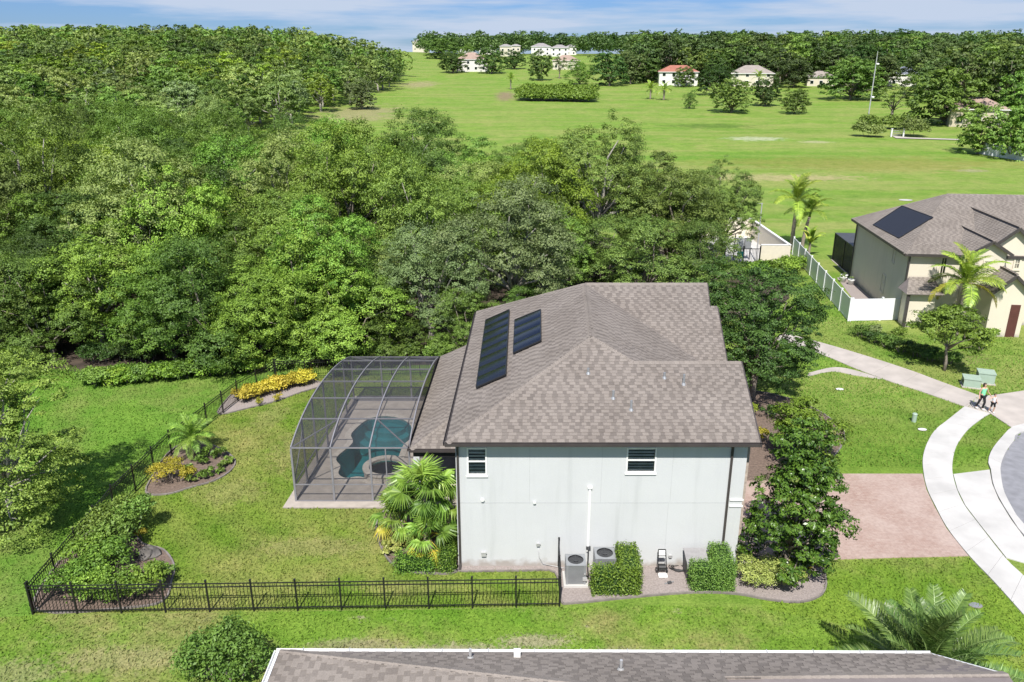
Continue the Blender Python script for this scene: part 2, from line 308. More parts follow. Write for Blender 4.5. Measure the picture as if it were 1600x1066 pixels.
def stucco_mat(name, c):
    m, t, b = newmat(name); tc = t.nodes.new("ShaderNodeTexCoord").outputs['Object']; mp = t.nodes.new("ShaderNodeMapping"); mp.inputs['Scale'].default_value = (2.2, 2.2, .16); t.links.new(tc, mp.inputs[0])
    k = mixc(t, ramp_noise(t, tc, .45, .3, .7, 6, .6), c, [x * .955 for x in c]); k = mixc(t, ramp_noise(t, mp.outputs[0], 1.0, .5, .78, 6, .6), k, mixc(t, 1.0, k, (.90, .905, .90), 'MULTIPLY'))
    k = mixc(t, ramp_noise(t, tc, 22, .35, .65, 3), k, mixc(t, 1.0, k, (.965, .965, .965), 'MULTIPLY'))
    xyz = t.nodes.new("ShaderNodeSeparateXYZ"); t.links.new(tc, xyz.inputs[0]); nz = t.nodes.new("ShaderNodeTexNoise"); nz.inputs['Scale'].default_value = 2.5; nz.inputs['Detail'].default_value = 6; t.links.new(tc, nz.inputs['Vector'])
    ad = t.nodes.new("ShaderNodeMath"); ad.operation = 'MULTIPLY_ADD'; ad.inputs[1].default_value = -.75; t.links.new(nz.outputs['Fac'], ad.inputs[0]); t.links.new(xyz.outputs['Z'], ad.inputs[2])
    r = t.nodes.new("ShaderNodeMapRange"); r.inputs[1].default_value = -.02; r.inputs[2].default_value = -.30; t.links.new(ad.outputs[0], r.inputs[0]); k = mixc(t, r.outputs[0], k, (.36, .33, .30))
    t.links.new(k, b.inputs['Base Color']); b.inputs['Roughness'].default_value = .92; b.inputs['Specular IOR Level'].default_value = .2
    n2 = t.nodes.new("ShaderNodeTexNoise"); n2.inputs['Scale'].default_value = 26; n2.inputs['Detail'].default_value = 5; t.links.new(tc, n2.inputs['Vector']); bp = t.nodes.new("ShaderNodeBump"); bp.inputs['Strength'].default_value = .25; bp.inputs['Distance'].default_value = .02; t.links.new(n2.outputs['Fac'], bp.inputs['Height']); t.links.new(bp.outputs[0], b.inputs['Normal']); return m
M['stucco'] = stucco_mat('pale_grey_stucco_wall', (.575, .588, .59)); M['stucco2'] = stucco_mat('beige_stucco_wall', (.69, .625, .505))
M['cream'] = flat('cream_trim', (.66, .60, .48), .8, var=.05)
M['white'] = flat('white_paint', (.78, .78, .76), .5, var=.03)
M['vinyl'] = flat('white_vinyl', (.78, .79, .80), .4, var=.03)
M['black'] = flat('black_aluminium', (.014, .014, .015), .42, var=.1, metal=0)
M['bronze'] = flat('dark_bronze_trim', (.055, .047, .045), .5, var=.15)
M['frame'] = flat('bronze_cage_beam', (.21, .205, .22), .45, var=.1)
M['jointl'] = flat('stucco_joint', (.40, .415, .415), .9)
M['greym'] = flat('grey_metal', (.30, .31, .32), .45, var=.08, metal=.3)
M['lgrey'] = flat('galvanised_metal', (.5, .5, .5), .5, var=.1, metal=.3)
M['dgrey'] = flat('dark_grey_metal', (.06, .062, .065), .5, var=.15)
M['cover'] = flat('grey_canvas_cover', (.27, .26, .26), .9, var=.12, scale=6)
M['rubber'] = flat('black_hose', (.02, .02, .02), .5)
M['green_util'] = flat('pale_green_utility_paint', (.33, .42, .34), .55, var=.06)
M['shingle'] = vardark('grey_brown_shingles', (.275, .24, .212), (.168, .146, .13))
M['shingle2'] = vardark('taupe_shingles', (.30, .262, .228), (.205, .178, .155))
M['deckroof'] = flat('roof_underlay', (.20, .17, .16), .95, var=.1)
M['bark'] = flat('grey_bark', (.22, .185, .15), .95, var=.35, scale=5, bump=.8, bscale=18)
M['barkp'] = flat('pale_lichen_bark', (.36, .33, .29), .95, var=.3, scale=5, bump=.8, bscale=18)
M['palmt'] = flat('palm_trunk', (.25, .21, .17), .95, var=.3, scale=7, bump=.8, bscale=20)
M['stone'] = flat('stacked_stone', (.40, .33, .28), .9, var=.3, scale=5)
M['rock'] = flat('grey_boulder', (.11, .10, .09), .9, var=.5, scale=3, bump=.8, bscale=8)
M['teal'] = flat('teal_enamel', (.02, .45, .42), .4)
M['door'] = flat('dark_red_door', (.10, .035, .03), .5)
M['ins'] = flat('dark_interior', (.025, .025, .028), .8)
M['slat'] = flat('grey_blind_slat', (.75, .76, .74), .6)
def glassmat():
    m, t, b = newmat('window_glass'); b.inputs['Base Color'].default_value = (.012, .02, .018, 1); b.inputs['Roughness'].default_value = .06; b.inputs['Specular IOR Level'].default_value = .6; return m
M['glass'] = glassmat()
def solarmat():
    m, t, b = newmat('solar_glazing'); b.inputs['Base Color'].default_value = (.004, .005, .008, 1); b.inputs['Roughness'].default_value = .16; b.inputs['Specular IOR Level'].default_value = .38; return m
M['solar'] = solarmat()
M['mat_solar'] = flat('black_solar_mat', (.012, .012, .016), .45, var=.1)
def watermat():
    m, t, b = newmat('pool_water'); n = t.nodes.new; l = t.links.new
    gl = n("ShaderNodeBsdfGlossy"); gl.inputs['Roughness'].default_value = .04; tr = n("ShaderNodeBsdfTransparent"); tr.inputs[0].default_value = (.42, .80, .82, 1)
    fr = n("ShaderNodeFresnel"); fr.inputs[0].default_value = 1.33; ms = n("ShaderNodeMixShader"); l(fr.outputs[0], ms.inputs[0]); l(tr.outputs[0], ms.inputs[1]); l(gl.outputs[0], ms.inputs[2])
    nz = n("ShaderNodeTexNoise"); nz.inputs['Scale'].default_value = 5; bp = n("ShaderNodeBump"); bp.inputs['Strength'].default_value = .12; bp.inputs['Distance'].default_value = .05
    tc = n("ShaderNodeTexCoord"); l(tc.outputs['Object'], nz.inputs['Vector']); l(nz.outputs['Fac'], bp.inputs['Height']); l(bp.outputs[0], gl.inputs['Normal']); l(bp.outputs[0], fr.inputs['Normal'])
    l(ms.outputs[0], t.nodes['Material Output'].inputs[0]); return m
M['water'] = watermat()
M['screen'] = screen('charcoal_insect_screen', (.05, .05, .06), .38)
M['screend'] = screen('dark_privacy_screen', (.035, .035, .04), .60)
M['skin'] = flat('skin', (.55, .33, .23), .6, var=.05)
M['hair'] = flat('dark_hair', (.04, .025, .02), .6)
M['mint'] = flat('mint_green_cloth', (.22, .68, .38), .85, var=.08)
M['blackc'] = flat('black_cloth', (.015, .015, .018), .9)
M['whitec'] = flat('pale_grey_cloth', (.62, .60, .64), .85, var=.08)
M['shoe'] = flat('white_shoe', (.6, .6, .6), .6)
# foliage
M['f_bright'] = foliage('bright_green_leaves', (.052, .115, .016), (.16, .28, .04), (.23, .34, .08))
M['f_mid'] = foliage('mid_green_leaves', (.042, .09, .016), (.13, .22, .04), (.2, .28, .075))
M['f_dark'] = foliage('dark_green_leaves', (.016, .042, .010), (.055, .11, .02), (.09, .15, .035))
M['f_olive'] = foliage('olive_grey_leaves', (.07, .12, .03), (.195, .27, .075), (.26, .31, .13))
M['f_wood'] = foliage('woodland_leaves', (.022, .048, .014), (.082, .132, .036), (.13, .17, .06))
M['f_grey'] = foliage('silver_grey_leaves', (.06, .10, .038), (.165, .235, .09), (.28, .31, .19))
M['f_yel'] = foliage('yellow_green_leaves', (.07, .125, .014), (.19, .28, .03), (.26, .31, .06))
M['f_oak'] = foliage('deep_oak_leaves', (.036, .075, .018), (.125, .195, .04), (.2, .24, .075))
M['f_feather'] = foliage('feathery_green_leaves', (.06, .125, .02), (.17, .28, .05), (.24, .34, .09))
M['f_mag'] = foliage('glossy_magnolia_leaves', (.026, .068, .012), (.105, .195, .026), (.22, .2, .07), trans=.15, rough=.32)
M['f_hedge'] = foliage('clipped_hedge_leaves', (.045, .10, .014), (.15, .265, .032), (.23, .34, .06))
M['f_varieg'] = foliage('variegated_leaves', (.11, .16, .04), (.24, .29, .085), (.36, .38, .18))
M['f_gold'] = foliage('golden_leaves', (.30, .28, .03), (.43, .40, .055), (.50, .47, .11), hue=.02)
M['f_rust'] = foliage('orange_tinged_leaves', (.14, .15, .015), (.28, .26, .03), (.42, .22, .03))
M['f_palm'] = foliage('palm_green_fronds', (.08, .14, .018), (.20, .30, .04), (.30, .34, .07), rough=.4)
M['f_fan'] = foliage('fan_palm_green', (.05, .105, .015), (.145, .25, .04), (.24, .32, .08), rough=.4)
M['f_fany'] = foliage('fan_palm_yellowing', (.22, .25, .03), (.34, .34, .05), (.42, .30, .05), hue=.02)
M['f_date'] = foliage('date_palm_grey_green', (.035, .075, .02), (.10, .17, .045), (.17, .24, .09), rough=.38)

# ------------------------------------------------------------------ plants
def unit(a): return a / np.maximum(np.linalg.norm(a, axis=1, keepdims=True), 1e-6)
def leaves(rng, P, Nrm, size, aspect=.5, jitter=.35):
    """one diamond leaf (4 corners) per point, facing roughly Nrm"""
    k = len(P); nrm = unit(Nrm); t = unit(np.cross(nrm, unit(rng.normal(size=(k, 3))))); b = np.cross(nrm, t)
    s = (size * (1 + jitter * rng.uniform(-1, 1, k)))[:, None]
    a = t * s * .5; c = b * s * .5 * aspect; m = nrm * s * .10
    V = np.empty((k, 4, 3)); V[:, 0] = P - a - m; V[:, 1] = P + c + m * .6; V[:, 2] = P + a - m; V[:, 3] = P - c + m * .6
    return V.reshape(-1, 3)
def clump_leaves(rng, C, rad, n, size, flat=.65, up=.55, out=1.0, shell=.45, spread=.7, lob=None):
    """leaves on small uneven lumps: C (k,3) centres, rad (k,)"""
    k = len(C); D = unit(rng.normal(size=(k * n, 3))); D[:, 2] = np.where(D[:, 2] < -.35, -D[:, 2] * .6, D[:, 2]); D = unit(D)
    r = (shell + (1 - shell) * rng.uniform(0, 1, k * n) ** .6) * np.repeat(rad, n) * (1 + .25 * rng.normal(size=k * n))
    P = np.repeat(C, n, 0) + D * r[:, None] * np.array([1, 1, flat])
    Nn = D * out + np.array([0, 0, up]) + spread * rng.normal(size=P.shape)
    if lob is not None: Nn = D * .6 + np.repeat(lob, n, 0) * .9 + np.array([0, 0, .35]) + .55 * rng.normal(size=P.shape)
    V = leaves(rng, P, Nn, np.full(len(P), size)); cv = np.repeat(rng.uniform(0, 1, k), n)
    return V, np.clip(.45 * cv + .55 * rng.uniform(0, 1, k * n), 0, 1)
def crown_arrays(rng, R, zc, nl, lr, sub, n, ls, low=-.35, fill=.62, flat=.65, radf=(.30, .52), cone=0.0):
    lobes = []
    ga = math.pi * (3 - 5 ** .5)
    for i in range(nl):
        z = low + (1 - low) * (i + .5) / nl; z = max(-1, min(1, z + rng.normal() * .08)); a = i * ga + rng.normal() * .45; q = math.sqrt(max(0, 1 - z * z))
        f = fill * rng.uniform(.75, 1.22); q *= 1 - cone * (z + .4)
        lobes.append((R[0] * f * q * math.cos(a), R[1] * f * q * math.sin(a), zc + R[2] * f * z))
    lobes.append((0, 0, zc)); lobes = np.array(lobes)
    C = []; rad = []; LB = []
    for lo in lobes:
        rl = lr * rng.uniform(.7, 1.25); outw = lo - np.array([0, 0, zc - R[2] * .6]); outw /= np.linalg.norm(outw) + 1e-6
        for j in range(sub):
            d = rng.normal(size=3) + outw * .6 + np.array([0, 0, .30]); d /= np.linalg.norm(d); dl = d
            C.append(lo + d * rl * (rng.uniform(.78, 1.06) if rng.random() < .85 else rng.uniform(.4, 1.3)) * np.array([1, 1, .88])); rad.append(rl * rng.uniform(*radf)); LB.append(dl)
    V, var = clump_leaves(rng, np.array(C), np.array(rad), n, ls, flat=flat, lob=np.array(LB))
    return lobes, V, var
def limb_geo(rng, lobes, zb, r0, fork=.45, n=7, limbs=True, lean=0.0):
    g = Geo(); top = Vector((lean + rng.normal() * .15, rng.normal() * .15, zb))
    g.tube([(0, 0, -.15), (rng.normal() * .06, rng.normal() * .06, zb * .35), (top.x * .7, top.y * .7, zb * .7), top], [r0 * 1.5, r0 * 1.05, r0 * .95, r0 * .85], n)
    if limbs:
        for lo in lobes:
            e = Vector(lo); s = Vector((top.x * fork, top.y * fork, zb * rng.uniform(.72, 1.0)))
            m1 = s.lerp(e, .33) + Vector((rng.normal() * .25, rng.normal() * .25, .1 * (e.z - s.z))); m2 = s.lerp(e, .7) + Vector((rng.normal() * .3, rng.normal() * .3, .12 * (e.z - s.z)))
            rr = r0 * rng.uniform(.34, .55); g.tube([s, m1, m2, e], [rr, rr * .75, rr * .5, rr * .2], 5)
    return g
PROTO = {}
def tree_proto(key, seed, R, zc, nl, lr, sub, n, ls, trunk, low=-.35, fill=.62, flat=.65, zb=None, radf=(.30, .52), cone=0.0):
    rng = np.random.default_rng(seed)
    lobes, V, var = crown_arrays(rng, R, zc, nl, lr, sub, n, ls, low, fill, flat, radf, cone)
    cm = np_mesh('crown', V, 4, var); cm.materials.append(M['f_mid'])
    tm = limb_geo(rng, lobes, zb or (zc - R[2] * .55), trunk).mesh('trunk', smooth=True); tm.materials.append(M['bark'])
    PROTO[key] = (tm, cm, 2 * R[0] * 1.05, float(V[:, 2].max()), V)
FINE = (.15, .27)
for i in range(3): tree_proto('big%d' % i, 60 + i, (5.2, 5.2 - .5 * i, 4.7 + .3 * i), 6.2 + .2 * i, 14, 2.15, 48, 62, .148, .32, low=-.75, fill=.66, radf=FINE, flat=.85)
tree_proto('skirt0', 16, (3.9, 3.9, 5.0), 4.6, 13, 2.0, 42, 58, .148, .22, low=-.95, fill=.7, radf=FINE, flat=.85)
tree_proto('skirt1', 17, (4.3, 3.8, 4.7), 4.2, 13, 2.0, 42, 58, .148, .22, low=-.95, fill=.7, radf=FINE, flat=.85)
tree_proto('skirt2', 19, (3.5, 3.8, 5.6), 5.1, 13, 1.9, 42, 58, .148, .22, low=-.95, fill=.7, radf=FINE, flat=.85)
tree_proto('bigopen', 18, (5.6, 5.2, 4.8), 8.2, 23, 1.75, 30, 64, .148, .34, low=-.65, fill=.70, radf=FINE, flat=.85)
for i in range(3): tree_proto('oak%d' % i, 11 + i, (4.7, 4.6, 3.9 + .3 * i), 6.2, 16, 1.8, 17, 34, .33, .30, low=-.7, radf=(.2, .34))
tree_proto('tall0', 14, (3.4, 3.4, 4.9), 6.8, 14, 1.5, 17, 34, .31, .24, low=-.7, radf=(.2, .34))
tree_proto('tall1', 15, (3.8, 3.4, 5.2), 7.2, 15, 1.6, 17, 34, .31, .26, low=-.7, radf=(.2, .34))
tree_proto('sparse', 20, (4.8, 4.8, 4.4), 7.6, 13, 1.55, 7, 48, .34, .34, low=-.5, fill=.75)
for i in range(3): tree_proto('field%d' % i, 70 + i, (4.6, 4.4, 4.3 + .4 * i), 4.7, 18, 1.9, 17, 24, .40, .26, low=-.85, fill=.64, radf=(.2, .34))
for i in range(4):
    tree_proto('far%d' % i, 30 + i, (4.8 - .4 * (i % 2), 4.8, 4.4 + .5 * (i % 3)), 5.6, 13, 2.0, 11, 19, .56, .3, low=-.8, radf=(.22, .38))
def plant_tree(key, loc, s=1.0, rz=0.0, leaf='f_mid', bark='bark', name='tree', label=None, group=None, cat='tree', sz=None):
    tm, cm = PROTO[key][:2]
    o = thing(name, label, cat, loc, group); o.rotation_euler = (0, 0, rz); o.scale = (s, s, sz or s)
    for nm, me, ma in (('trunk', tm, bark), ('crown', cm, leaf)):
        c = bpy.data.objects.new(nm, me); link(c, o); W[c.name] = Vector(loc); setmat(c, M[ma])
    return o
def tree_px(key, px, py, wpx, top, leaf, label, bark='bark', rz=0.0, name='tree', group=None):
    p = GT(px, py); zc = depth(p); w = wpx * zc / FPX; tm, cm, pw, ph, _ = PROTO[key]
    hh = onY(px, top, p.y).z - p.z
    s = w / pw; sz = max(.45 * s, min(2.2 * s, hh * 1.14 / ph)); p = p - Vector((0, 0, .13 * sz * ph)); return plant_tree(key, p, s, rz, leaf, bark, name, label, group, sz=sz)
def shrub_mesh(seed, lumps, ls, n=60, core=True, mat=None, flat=.8, name='foliage', up=.5, spread=.7):
    """lumps: list of (x,y,z,r) local"""
    rng = np.random.default_rng(seed); C = []; rad = []
    for x, y, z, r in lumps:
        k = max(5, int(9 * r / .5))
        D = unit(rng.normal(size=(k, 3))); D[:, 2] = np.abs(D[:, 2]) * .9 - .15
        for d in D: C.append(np.array([x, y, z]) + d * r * .72); rad.append(r * rng.uniform(.3, .5))
    V, var = clump_leaves(rng, np.array(C), np.array(rad), n, ls, flat=flat, up=up, spread=spread)
    V[:, 2] = np.maximum(V[:, 2], .015 + np.abs(V[:, 2]) * .02)
    m = np_mesh(name, V, 4, var); return m
def shrub(name, label, loc, lumps, mat, ls=.1, n=60, seed=1, group=None, cat='shrub', stem=True, **k):
    o = thing(name, label, cat, loc, group)
    part('foliage', shrub_mesh(seed, lumps, ls, n, **k), M[mat], o, M=Matrix.Translation(loc))
    if stem:
        g = Geo(); rng = random.Random(seed)
        for x, y, z, r in lumps:
            for _ in range(2): g.tube([(loc[0] + x * .6, loc[1] + y * .6, loc[2] - .03), (loc[0] + x + rng.uniform(-.3, .3) * r, loc[1] + y + rng.uniform(-.3, .3) * r, loc[2] + z)], [.03, .012], 5)
        part('stem', g, M['bark'], o)
    return o
def hedge_boxes(name, label, boxes, mat, ls=.07, dens=420, seed=1, group=None, rough=.05):
    """clipped hedge from world boxes (x0,x1,y0,y1,z0,z1)"""
    rng = np.random.default_rng(seed); x0, x1, y0, y1, z0, z1 = boxes[0]; loc = ((x0 + x1) / 2, (y0 + y1) / 2, z0)
    o = thing(name, label, 'hedge', loc, group); VV = []; va = []; core = Geo()
    for (x0, x1, y0, y1, z0, z1) in boxes:
        core.bbox(x0 + .1, x1 - .1, y0 + .1, y1 - .1, z0, z1 - .1)
        faces = [((x0, y0, z1), (x1 - x0, 0, 0), (0, y1 - y0, 0), (0, 0, 1)), ((x0, y0, z0), (x1 - x0, 0, 0), (0, 0, z1 - z0), (0, -1, 0)), ((x0, y1, z0), (x1 - x0, 0, 0), (0, 0, z1 - z0), (0, 1, 0)),
                 ((x0, y0, z0), (0, y1 - y0, 0), (0, 0, z1 - z0), (-1, 0, 0)), ((x1, y0, z0), (0, y1 - y0, 0), (0, 0, z1 - z0), (1, 0, 0))]
        for p, u, v, nn in faces:
            p, u, v, nn = map(np.array, (p, u, v, nn)); k = int(dens * np.linalg.norm(u) * np.linalg.norm(v)) + 4
            P = p + rng.uniform(0, 1, (k, 1)) * u + rng.uniform(0, 1, (k, 1)) * v + nn * (rng.normal(size=(k, 1)) * rough + rough * 1.2 * np.sin(7 * rng.uniform(0, 1, (k, 1))) - .03)
            P[:, 2] = np.maximum(P[:, 2], z0 + .02)
            VV.append(leaves(rng, P, nn * 1.0 + np.array([0, -.1, .5]) + .75 * rng.normal(size=(k, 3)), np.full(k, ls))); va.append(rng.uniform(0, 1, k))
    part('foliage', np_mesh('foliage', np.concatenate(VV) - np.array(loc), 4, np.concatenate(va)), M[mat], o, M=Matrix.Translation(loc))
    part('stem', core, M['f_dark'], o); return o  # dark core box added inside the leaf shell, in place of stems

def frond_mesh(seed, L=2.6, nleaf=34, ll=.5, droop=.9, w=.035, vee=.35, lift=.5, tipdroop=1.0):
    """feather frond growing along +X from the origin"""
    rng = np.random.default_rng(seed); t = np.linspace(0, 1, 13); ang = lift - droop * t ** 1.4
    dx = np.cumsum(np.cos(ang)) * L / 13; dz = np.cumsum(np.sin(ang)) * L / 13; rachis = [(0, 0, 0)] + [(float(a), 0, float(b)) for a, b in zip(dx, dz)]
    V = []; va = []
    for i in range(nleaf):
        u = .12 + .88 * (i + .5) / nleaf; k = min(12, int(u * 13)); p = np.array(rachis[k]) + (u * 13 - k) * (np.array(rachis[k + 1]) - np.array(rachis[k]))
        d = np.array(rachis[k + 1]) - np.array(rachis[k]); d /= np.linalg.norm(d)
        le = ll * math.sin(math.pi * (.12 + .82 * u)) ** .7 * rng.uniform(.85, 1.1)
        for s in (-1, 1):
            dirn = d * (.55 + .3 * u) + np.array([0, s, 0]) * 1.0 + np.array([0, 0, vee * rng.uniform(.5, 1.3)]); dirn /= np.linalg.norm(dirn)
            mid = p + dirn * le * .55; tip = p + dirn * le * .95 + np.array([0, 0, -.32 * tipdroop * le]); wv = d * w
            V += [p - wv * .5, p + wv * .5, mid + wv, mid - wv]; V += [mid - wv, mid + wv, tip + wv * .1, tip - wv * .1]; x = rng.uniform(0, 1); va += [x, x]
    g = Geo(); g.tube(rachis, [.028 * L / 2.6 * (1.15 - q) + .004 for q in np.linspace(0, 1, 14)], 4)
    for f in g.f:
        if len(f) == 4: V += [np.array(g.v[j]) for j in f]; va.append(.95)
    return np_mesh('frond', np.array(V), 4, va)
def fan_mesh(seed, R=.75, seg=30, stalk=.9, droop=.35):
    rng = np.random.default_rng(seed); V = []; va = []
    g = Geo(); g.tube([(0, 0, 0), (stalk * .5, 0, .12), (stalk, 0, .16)], [.022, .018, .014], 4)
    for f in g.f:
        if len(f) == 4: V += [np.array(g.v[j]) for j in f]; va.append(.7)
    c = np.array([stalk, 0, .16])
    for i in range(seg):
        a = math.radians(-125 + 250 * (i + .5) / seg); le = R * (1 - .18 * abs(a) / 2.2) * rng.uniform(.9, 1.06); da = math.radians(250 / seg) * .52
        def q(r, aa, z): return c + np.array([math.cos(aa) * r, math.sin(aa) * r, z])
        z1 = .05 * math.cos(i * math.pi); m = le * .55; dz = -droop * le * rng.uniform(.6, 1.2)
        V += [q(.02, a - da, 0), q(m, a - da, .02 + z1 * .5), q(m, a + da, .02 - z1 * .5), q(.02, a + da, 0)]; V += [q(m, a - da, .02 + z1 * .5), q(le, a - da * .12, dz), q(le, a + da * .12, dz), q(m, a + da, .02 - z1 * .5)]
        x = rng.uniform(0, 1); va += [x, x]
    return np_mesh('fan_frond', np.array(V), 4, va)
def palm(name, label, loc, h, fronds, mats, tr=(.16, .12), lean=(0, 0), elev=(75, -25), nf=18, scale=1.0, seed=1, group=None, fname='frond', bark='palmt', cat='palm tree', shaft=None, oldmat=None):
    rng = random.Random(seed); o = thing(name, label, cat, loc, group); x, y, z = loc
    top = Vector((x + lean[0], y + lean[1], z + h))
    if h > .05:
        k = max(4, int(h / .35)); pts = []; rad = []
        for i in range(k + 1):
            u = i / k; pts.append((x + lean[0] * u * u, y + lean[1] * u * u, z - .05 + (h + .05) * u)); rad.append((tr[0] + (tr[1] - tr[0]) * u) * (1.12 if i % 2 else .94))
        part('trunk', Geo().tube(pts, rad, 9), M[bark], o, smooth=True)
        if shaft: part('crownshaft', Geo().tube([top, top + Vector((0, 0, shaft))], [tr[1], tr[1] * .6], 8), M[mats], o, smooth=True); top.z += shaft * .8
    for i in range(nf):
        u = (i + .5) / nf; el = math.radians(elev[0] + (elev[1] - elev[0]) * u + rng.uniform(-8, 8)); az = i * 2.39996 + rng.uniform(-.25, .25); s = scale * rng.uniform(.85, 1.1)
        R = Matrix.Translation(top) @ Matrix.Rotation(az, 4, 'Z') @ Matrix.Rotation(-el, 4, 'Y') @ Matrix.Rotation(rng.uniform(-.3, .3), 4, 'X') @ Matrix.Scale(s, 4)
        part(fname, fronds[rng.randrange(len(fronds))], M[oldmat if (oldmat and u > .8) else mats], o, M=R)
    return o

# ------------------------------------------------------------------ ground and paving
xs = np.unique(np.concatenate([np.arange(-6000, -600, 400), np.arange(-600, 600.1, 10), np.arange(1000, 6001, 400)]))
ys = np.unique(np.concatenate([np.arange(-200, 900.1, 10), np.arange(1000, 8001, 400)]))
gx, gy = np.meshgrid(xs, ys); gz = hill(gx, gy)
gv = np.stack([gx, gy, gz], -1).reshape(-1, 3); nx_, ny_ = len(xs), len(ys)
gg = Geo(); gg.v = [tuple(p) for p in gv.tolist()]; gg.f = [(j * nx_ + i, j * nx_ + i + 1, (j + 1) * nx_ + i + 1, (j + 1) * nx_ + i) for j in range(ny_ - 1) for i in range(nx_ - 1)]
HX0, HX1, HY0, HY1 = -20, 0, 30, 50                    # cells replaced below so that the pool can be dug
gg.f = [f for f in gg.f if not (HX0 - .1 < min(gg.v[k][0] for k in f) and max(gg.v[k][0] for k in f) < HX1 + .1 and HY0 - .1 < min(gg.v[k][1] for k in f) and max(gg.v[k][1] for k in f) < HY1 + .1)]
def gpts(*a): return [G(*p) for p in a]
def smooth_loop(P, k=4, closed=True):
    n = len(P); out = []
    for i in range(n if closed else n - 1):
        p0, p1, p2, p3 = (P[(i - 1) % n], P[i], P[(i + 1) % n], P[(i + 2) % n]) if closed else (P[max(i - 1, 0)], P[i], P[i + 1], P[min(i + 2, n - 1)])
        for j in range(k):
            t = j / k; out.append(.5 * ((2 * p1) + (p2 - p0) * t + (2 * p0 - 5 * p1 + 4 * p2 - p3) * t * t + (3 * p1 - p0 - 3 * p2 + p3) * t ** 3))
    if not closed: out.append(P[-1])
    return out
pool_px = [(575, 657), (602, 652), (626, 656), (642, 667), (642, 686), (631, 697), (624, 713), (618, 735), (612, 752), (590, 756), (563, 747), (540, 749), (529, 742), (532, 730), (526, 717), (551, 694), (549.5, 679)]
pool_w = smooth_loop([G(px, py, .0) for px, py in pool_px], 4)
def ring_fill(outer, inner, z):
    g = Geo(); P = [[Vector((p[0], p[1], z)) for p in outer], [Vector((p[0], p[1], z)) for p in inner]]; T = tessellate_polygon(P); A = P[0] + P[1]
    fs = []
    for t in T:
        a, b, c = (A[i] for i in t); fs.append(t if (b - a).cross(c - a).z >= 0 else (t[0], t[2], t[1]))
    return g.add(A, fs)
cen = sum(pool_w, Vector((0, 0, 0))) / len(pool_w)
def grow(P, d):
    n = len(P); out = []
    for i in range(n):
        t = (P[(i + 1) % n] - P[i - 1]).normalized(); nr = Vector((t.y, -t.x, 0))
        if i == 0: sg = 1 if nr.dot(P[0] - cen) > 0 else -1
        out.append(P[i] + nr * d * sg)
    return out
cop = grow(pool_w, .32); pool_hole = grow(pool_w, .15)
h_ = ring_fill([(HX0, HY0), (HX0 + 10, HY0), (HX1, HY0), (HX1, HY0 + 10), (HX1, HY1), (HX0 + 10, HY1), (HX0, HY1), (HX0, HY0 + 10)], pool_hole, 0.0); gg.add(h_.v, h_.f)
ground = struct('ground', gg, M['meadow'], smooth=True)
# forest floor under the wood
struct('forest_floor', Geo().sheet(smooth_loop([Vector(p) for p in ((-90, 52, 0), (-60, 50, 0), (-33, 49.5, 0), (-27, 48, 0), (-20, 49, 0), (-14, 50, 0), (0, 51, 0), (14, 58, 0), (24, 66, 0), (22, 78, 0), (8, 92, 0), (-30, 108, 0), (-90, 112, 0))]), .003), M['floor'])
# fence corners (ground points read from the photograph)
FC = [Vector((-18.0, 24.67, 0)), Vector((1.8, 25.1, 0)), Vector((-18.25, 31.8, 0)), Vector((-17.9, 37.4, 0)), Vector((-16.6, 44.2, 0)), Vector((-15.3, 47.6, 0)), Vector((-4.2, 48.6, 0))]
LAWN = [FC[0], FC[1], Vector((1.8, 27.4, 0)), Vector((-2.3, 27.6, 0)), Vector((-2.3, 40, 0)), Vector((-2.3, 48.7, 0)), Vector((-4.2, 48.6, 0)), FC[5], FC[4], FC[3], FC[2]]
struct('back_lawn', ring_fill(LAWN, pool_hole, .004), M['yard'])
struct('open_lawn', Geo().sheet([Vector((x, y, 0)) for x, y in ((-90, 18), (-30, 23.5), (-18, 24.6), (-18.3, 31.8), (-17.95, 37.4), (-16.65, 44.2), (-15.35, 47.7), (-14, 50.5), (-20, 49.5), (-27, 48.5), (-33, 50), (-60, 50.5), (-90, 52.5))], .0045), M['lawn'])
struct('side_lawn', Geo().sheet([Vector(p) for p in ((-30, 12, 0), (21, 12, 0), (17, 21, 0), (12.5, 24.0, 0), (9.5, 25.0, 0), (5.5, 25.2, 0), (1.8, 25.05, 0), (-18, 24.62, 0), (-30, 23.5, 0))], .004), M['side'])
struct('front_lawn', Geo().sheet([Vector((9.5, 25, 0)), Vector((12.5, 24, 0)), Vector((17, 21, 0)), Vector((21.6, 20, 0)), *gpts((1598, 962), (1551, 909), (1514, 871)), G(1300, 876), Vector((10, 28, 0))], .005), M['front'])
# beds
EXCL = []
def bed(name, pts, mat, z=.012, edge=True, k=4):
    P = smooth_loop(pts, k); EXCL.append(P); b = struct(name, Geo().sheet(P, z), M[mat])
    if edge:
        g = Geo(); n = len(P)
        for i in range(n): g.beam(P[i] + Vector((0, 0, .03)), P[(i + 1) % n] + Vector((0, 0, .03)), .07, .09)
        part('edging', g, M['edge'], b)
    return b
bed('gravel_bed', [Vector((-2.3, 27.75, 0)), Vector((-2.3, 27.3, 0)), Vector((.5, 27.32, 0)), Vector((1.75, 27.2, 0)), Vector((1.9, 25.5, 0))] + gpts((890, 944), (980, 935), (1080, 927), (1150, 929), (1200, 938), (1250, 942), (1284, 930), (1290, 905), (1272, 882)) + [Vector((9.6, 28.4, 0)), Vector((5, 27.75, 0))], 'mulch', k=3)
bed('gold_shrub_bed', gpts((342, 648), (352, 628), (372, 612), (425, 598), (470, 593), (500, 598), (502, 604), (470, 614), (430, 628), (390, 638)), 'mulch')
